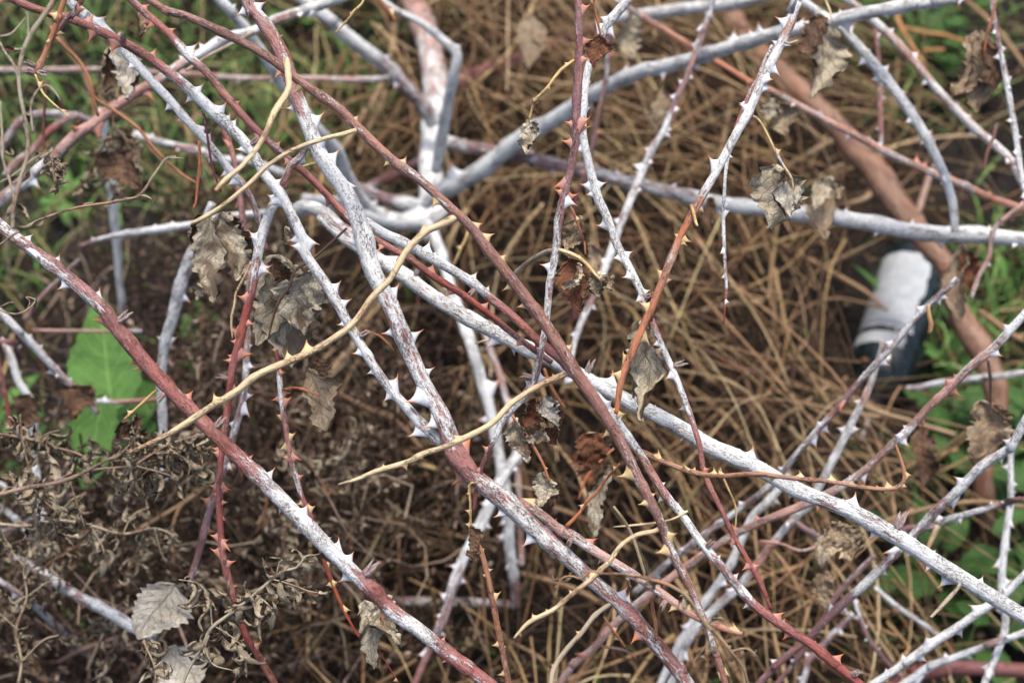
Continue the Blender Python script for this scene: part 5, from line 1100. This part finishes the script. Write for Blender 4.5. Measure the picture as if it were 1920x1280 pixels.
# ------------------------------------------------------------------ bottle
def bottle():
    d0 = 1.47
    base = at(1724, 480, 1.51); scr = Vector(RGT * (-108) + UPV * (-232)); scr.normalize()
    th = math.radians(63); ax = scr * math.sin(th) - FWD * math.cos(th)
    ax = ax.normalized()
    root = empty('wine_bottle', base); root.scale = (.93, .93, .93); tag(root, 'dark green glass bottle with a torn white label lying neck down in the straw', 'bottle')
    prof = [(.012, .0), (.002, .022), (.0, .027), (.001, .033), (.006, .0365), (.012, .0375), (.160, .0375), (.174, .036), (.188, .030), (.199, .022), (.211, .0165), (.228, .0148), (.255, .0142), (.256, .0155), (.266, .0155), (.267, .010)]
    X = ax.orthogonal().normalized(); Y = ax.cross(X)
    def lathe(prof, k=48, a0=0, a1=2 * math.pi, closed=True):
        V = []; F = []
        kk = k if closed else k + 1
        for (t, r) in prof:
            for j in range(kk):
                a = a0 + (a1 - a0) * j / k; V.append(ax * t + X * (r * math.cos(a)) + Y * (r * math.sin(a)))
        for i in range(len(prof) - 1):
            for j in range(k):
                j2 = (j + 1) % kk; F.append([i * kk + j, i * kk + j2, (i + 1) * kk + j2, (i + 1) * kk + j])
        return V, F
    m, nt, b = newmat('dark_bottle_glass'); g = G(nt)
    tc = g.n('ShaderNodeTexCoord').outputs['Object']; n = g.noise(tc, 60, 4, .6)
    c = g.mix(g.sstep(n, .4, .7), (.004, .008, .009), (.018, .028, .032)); g.link(c, b.inputs['Base Color'])
    b.inputs['Roughness'].default_value = .12; b.inputs['Specular IOR Level'].default_value = .4
    g.link(g.sstep(n, .3, .8, .10, .28), b.inputs['Roughness'])
    V, F = lathe(prof); obj('glass_body', mesh('glass_body', [tuple(v) for v in V], F, m), root)
    pf = [(.1995, .0222), (.211, .0169), (.228, .0152), (.254, .0146)]
    m3, nt3, b3 = newmat('bottle_neck_foil'); b3.inputs['Base Color'].default_value = (.012, .012, .016, 1); b3.inputs['Roughness'].default_value = .3; b3.inputs['Metallic'].default_value = .3
    V, F = lathe([(t, r + .0004) for t, r in pf]); obj('neck_foil', mesh('neck_foil', [tuple(v) for v in V], F, m3), root)
    m2, nt2, b2 = newmat('bottle_label_paper'); g = G(nt2)
    tc = g.n('ShaderNodeTexCoord').outputs['Object']; uvl = g.attr('luv').outputs['Vector']
    n = g.noise(tc, 90, 4, .6); n2 = g.noise(uvl, 45, 4, .7)
    c = g.mix(g.sstep(n, .35, .7), (.42, .44, .45), (.34, .36, .38))
    c = g.mix(g.sstep(n2, .57, .64, 0, .5), c, (.24, .28, .31))
    sep = g.n('ShaderNodeSeparateXYZ'); g.link(uvl, sep.inputs[0])
    line = g.m('MULTIPLY', g.sstep(sep.outputs[0], .117, .118), g.sstep(sep.outputs[0], .1225, .1215))
    c = g.mix(g.m('MULTIPLY', line, .7), c, (.16, .18, .20))
    g.link(c, b2.inputs['Base Color']); b2.inputs['Roughness'].default_value = .8; b2.inputs['Specular IOR Level'].default_value = .2; g.bump(n, b2, .0006, .5)
    vd = (CAM - (base + ax * .1)); vd = (vd - ax * vd.dot(ax)).normalized()
    mid = math.atan2(vd.dot(Y), vd.dot(X))
    def sheet(name, t0, t1, a0, a1, torn):
        nt_, na = 22, 44; V = []; U = []
        r = random.Random(4)
        ph = [r.uniform(0, 6) for _ in range(6)]
        for i in range(nt_ + 1):
            for j in range(na + 1):
                u = i / nt_; v = j / na
                e0 = a0 + torn * (.10 * math.sin(u * 9 + ph[0]) + .07 * math.sin(u * 23 + ph[1]) + .04 * math.sin(u * 47 + ph[4]))
                e1 = a1 + torn * (.05 * math.sin(u * 11 + ph[2]))
                a = mid + e0 + (e1 - e0) * v
                t = t0 + (t1 - t0) * u + torn * .0012 * math.sin(v * 21 + ph[3]) * (1 if u > .5 else .6)
                lift = .0005 + torn * .0018 * max(0, 1 - v * 10) * abs(math.sin(u * 13 + ph[5]))
                rr = .0375 + lift
                V.append(tuple(ax * t + X * (rr * math.cos(a)) + Y * (rr * math.sin(a)))); U.append((t, a * .0375, 0))
        F = [[i * (na + 1) + j, i * (na + 1) + j + 1, (i + 1) * (na + 1) + j + 1, (i + 1) * (na + 1) + j] for i in range(nt_) for j in range(na)]
        obj(name, mesh(name, V, F, m2, True, {'luv': U}), root)
    s = 1 if RGT.dot(Y * math.cos(mid) - X * math.sin(mid)) > 0 else -1
    lo, hi = (-1.5, .42) if s > 0 else (-.42, 1.5)
    sheet('label', .024, .126, lo, hi, .45)
    sheet('label_band', .133, .148, lo + (.05 if s > 0 else .1), hi - (.1 if s > 0 else .05), .3)
    return root
bottle()

# ------------------------------------------------------------------ green plants
def flat_leaf(po, org, base_w, dirv, L_, W_, seed, mats, up=Vector((0, 0, 1)), fold=.25, curl=.5, crump=.03, shape='oval', serr=.06, name='leaf', lobes=0.):
    me = leaf_mesh(L_, W_, seed, fold, curl, crump, serr, mats, 18, 10, shape, .0004, lobes)
    o = obj(name, me, po); y = dirv.normalized(); z = (up - y * up.dot(y)).normalized(); x = y.cross(z)
    o.rotation_mode = 'QUATERNION'; o.rotation_quaternion = Matrix((x, y, z)).transposed().to_quaternion(); o.location = base_w - org
    return o
GG = (M_GR, M_GR); GP = (M_GR, M_GR2); GF = (M_GR2, M_GR3)
def gpoint(px, py, h=0.):
    d = gdepth(py)
    p = at(px, py, d)
    for _ in range(8):
        d -= (float(terrain(p.x, p.y)) + h - p.z) / (math.sin(PITCH) - math.cos(PITCH) * (640 - py) * K) ; p = at(px, py, d)
    return p
# dock with one big leaf
def big_leaf(po, b, t, wpx, d, seed, mats=GF, **kw):
    return leaf(po, b, t, wpx, d, mats, seed, fold=kw.pop('fold', .22), curl=kw.pop('curl', .25), crump=kw.pop('crump', .02), serr=kw.pop('serr', .05), **kw)
r0 = gpoint(190, 900); root = empty('dock_plant', r0); tag(root, 'low plant with one long broad green leaf standing upright behind the cane on the left', 'green plant', 'green weeds')
big_leaf((root, r0), (212, 770), (185, 560), 108, 1.10, 201, shape='long', fold=.15, curl=.12, serr=.10)
big_leaf((root, r0), (195, 740), (158, 905), 78, 1.06, 202, serr=.2)
big_leaf((root, r0), (215, 780), (300, 725), 70, 1.15, 203)
big_leaf((root, r0), (210, 790), (290, 800), 70, 1.16, 204)
def rosette(label, px, py, n, L0, W0, mats, seed, name='broad_leaved_weed', h=.0, lob=0., cat='green plant', shape='oval', tilt=(.2, .9)):
    r = random.Random(seed); p = gpoint(px, py); root = empty(name, p); tag(root, label, cat, 'green weeds')
    k = 0
    for i in range(n):
        a = i * 2.4 + r.uniform(-.3, .3); el = r.uniform(*tilt); L_ = L0 * r.uniform(.6, 1.1)
        dv = Vector((math.cos(a) * math.cos(el), math.sin(a) * math.cos(el), math.sin(el)))
        bh = r.uniform(.2, 1) * h
        ln = L_ * .35
        b0 = p + Vector((0, 0, bh)) ; b1 = b0 + dv * ln
        V, F, cy = tube(np.array([np.array(b0 - p), np.array((b0 + b1) / 2 - p + Vector((0, 0, .003))), np.array(b1 - p)]), [.0012, .001, .0008], 5)
        obj('leaf_stalk', mesh('leaf_stalk', V, F, M_STRAW, True, {'cyl': cy, 'skin': np.repeat([(.10, .16, .05)], len(V), 0)}), root)
        flat_leaf(root, p, b1, dv, L_, W0 * r.uniform(.7, 1.1), seed * 31 + i, mats, curl=-r.uniform(.2, .9), lobes=lob, shape=shape)
    if h > .02:
        V, F, cy = tube(np.array([[0, 0, 0], [0.004, 0, h * .5], [0, .003, h]]), [.0022, .0018, .001], 6)
        obj('stem', mesh('stem', V, F, M_STRAW, True, {'cyl': cy, 'skin': np.repeat([(.12, .16, .06)], len(V), 0)}), root)
for a in [
    ('small green weed with lobed leaves beside the upright cracked cane', 395, 640, 9, .022, .012, GP, 31, 'lobed_weed', .05, .3),
    ('second small lobed green weed just below and left of it', 372, 690, 7, .02, .011, GP, 32, 'lobed_weed', .05, .3),
    ('bright ferny weed at the top right, pale green in its middle', 1775, 90, 26, .045, .018, GP, 33, 'ferny_weed', .12, .35),
    ('darker ferny weed just left of the bright one', 1700, 160, 22, .045, .018, GG, 34, 'ferny_weed', .08, .35),
    ('dark green weed below the ferny one between the arching canes', 1790, 185, 18, .04, .02, GG, 35, 'ferny_weed', .08, .35),
    ('dark leafy weed right of the hanging grey leaf near the top', 1560, 110, 14, .045, .022, GG, 36, 'ferny_weed', .06, .3),
    ('green weed at the top edge right of the middle', 1480, 20, 12, .04, .022, GG, 37, 'ferny_weed', .06, .3),
    ('leafy green weed at the right edge below the tan leaf', 1905, 900, 14, .05, .025, GG, 38, 'broad_leaved_weed', .16, .2),
    ('leafy green weed at the right edge beneath the thick white cane', 1890, 1060, 14, .055, .026, GG, 39, 'broad_leaved_weed', .12, .2),
    ('dark green leaves in the gap left of the slim upright white cane', 1780, 900, 12, .06, .03, GG, 40, 'broad_leaved_weed', .08, .2),
    ('broad green leaves under the broken stub of the thick white cane', 1740, 1110, 10, .07, .03, GG, 41, 'broad_leaved_weed', .05, .05),
    ('broad leaved weed in the bottom right corner', 1850, 1230, 10, .055, .026, GG, 42, 'broad_leaved_weed', .06, .1),
    ('green weed in the gap below the tan leaf by the thick pink stem', 1760, 830, 8, .04, .02, GG, 43, 'broad_leaved_weed', .06, .1),
    ('green weed half hidden at the left edge below the dried weeds', 100, 925, 12, .05, .022, GG, 44, 'broad_leaved_weed', .07, .2),
    ('small green weed left of the bottle, seen above the straw at the left edge', 20, 850, 9, .05, .02, GP, 45, 'broad_leaved_weed', .07, .2) if False else
    ('small bright green weed at the left edge behind the bending white cane', 15, 860, 9, .05, .02, GP, 45, 'broad_leaved_weed', .07, .2),
    ('green weed between grass and grey leaves in the upper left', 130, 400, 9, .035, .016, GP, 46, 'lobed_weed', .04, .25),
    ('tiny green weed right of the big grey leaf cluster in the top left grass', 560, 60, 9, .035, .018, GP, 47, 'lobed_weed', .04, .2)]:
    rosette(*a)
# tufts of broad grass beside the thick pink stem
def tuft(label, px, py, n, L0, W0, seed, lean):
    r = random.Random(seed); p = gpoint(px, py); root = empty('grass_tuft', p); tag(root, label, 'grass tuft', 'green weeds')
    for i in range(n):
        a = lean + r.gauss(0, .9); el = r.uniform(.3, 1.2); dv = Vector((math.cos(a) * math.cos(el), math.sin(a) * math.cos(el), math.sin(el)))
        q = p + Vector((r.gauss(0, .02), r.gauss(0, .02), 0))
        flat_leaf(root, p, q, dv, L0 * r.uniform(.6, 1.1), W0 * r.uniform(.6, 1.1), seed * 17 + i, GP if r.random() < .5 else GG, curl=-r.uniform(.5, 1.1), shape='long', serr=0, fold=.5, crump=.01, name='blade')
tuft('tuft of long green blades at the right edge beside the thick pink stem', 1880, 560, 26, .14, .010, 51, .9)
tuft('smaller tuft of blades at the right edge just below the first', 1905, 650, 18, .11, .009, 52, .3)
tuft('green blades right of the bottle in front of the thick pink stem', 1770, 690, 18, .12, .014, 53, 1.2)
tuft('short green blades below the bottle neck beside the thick pink stem', 1790, 745, 12, .09, .012, 54, .2)
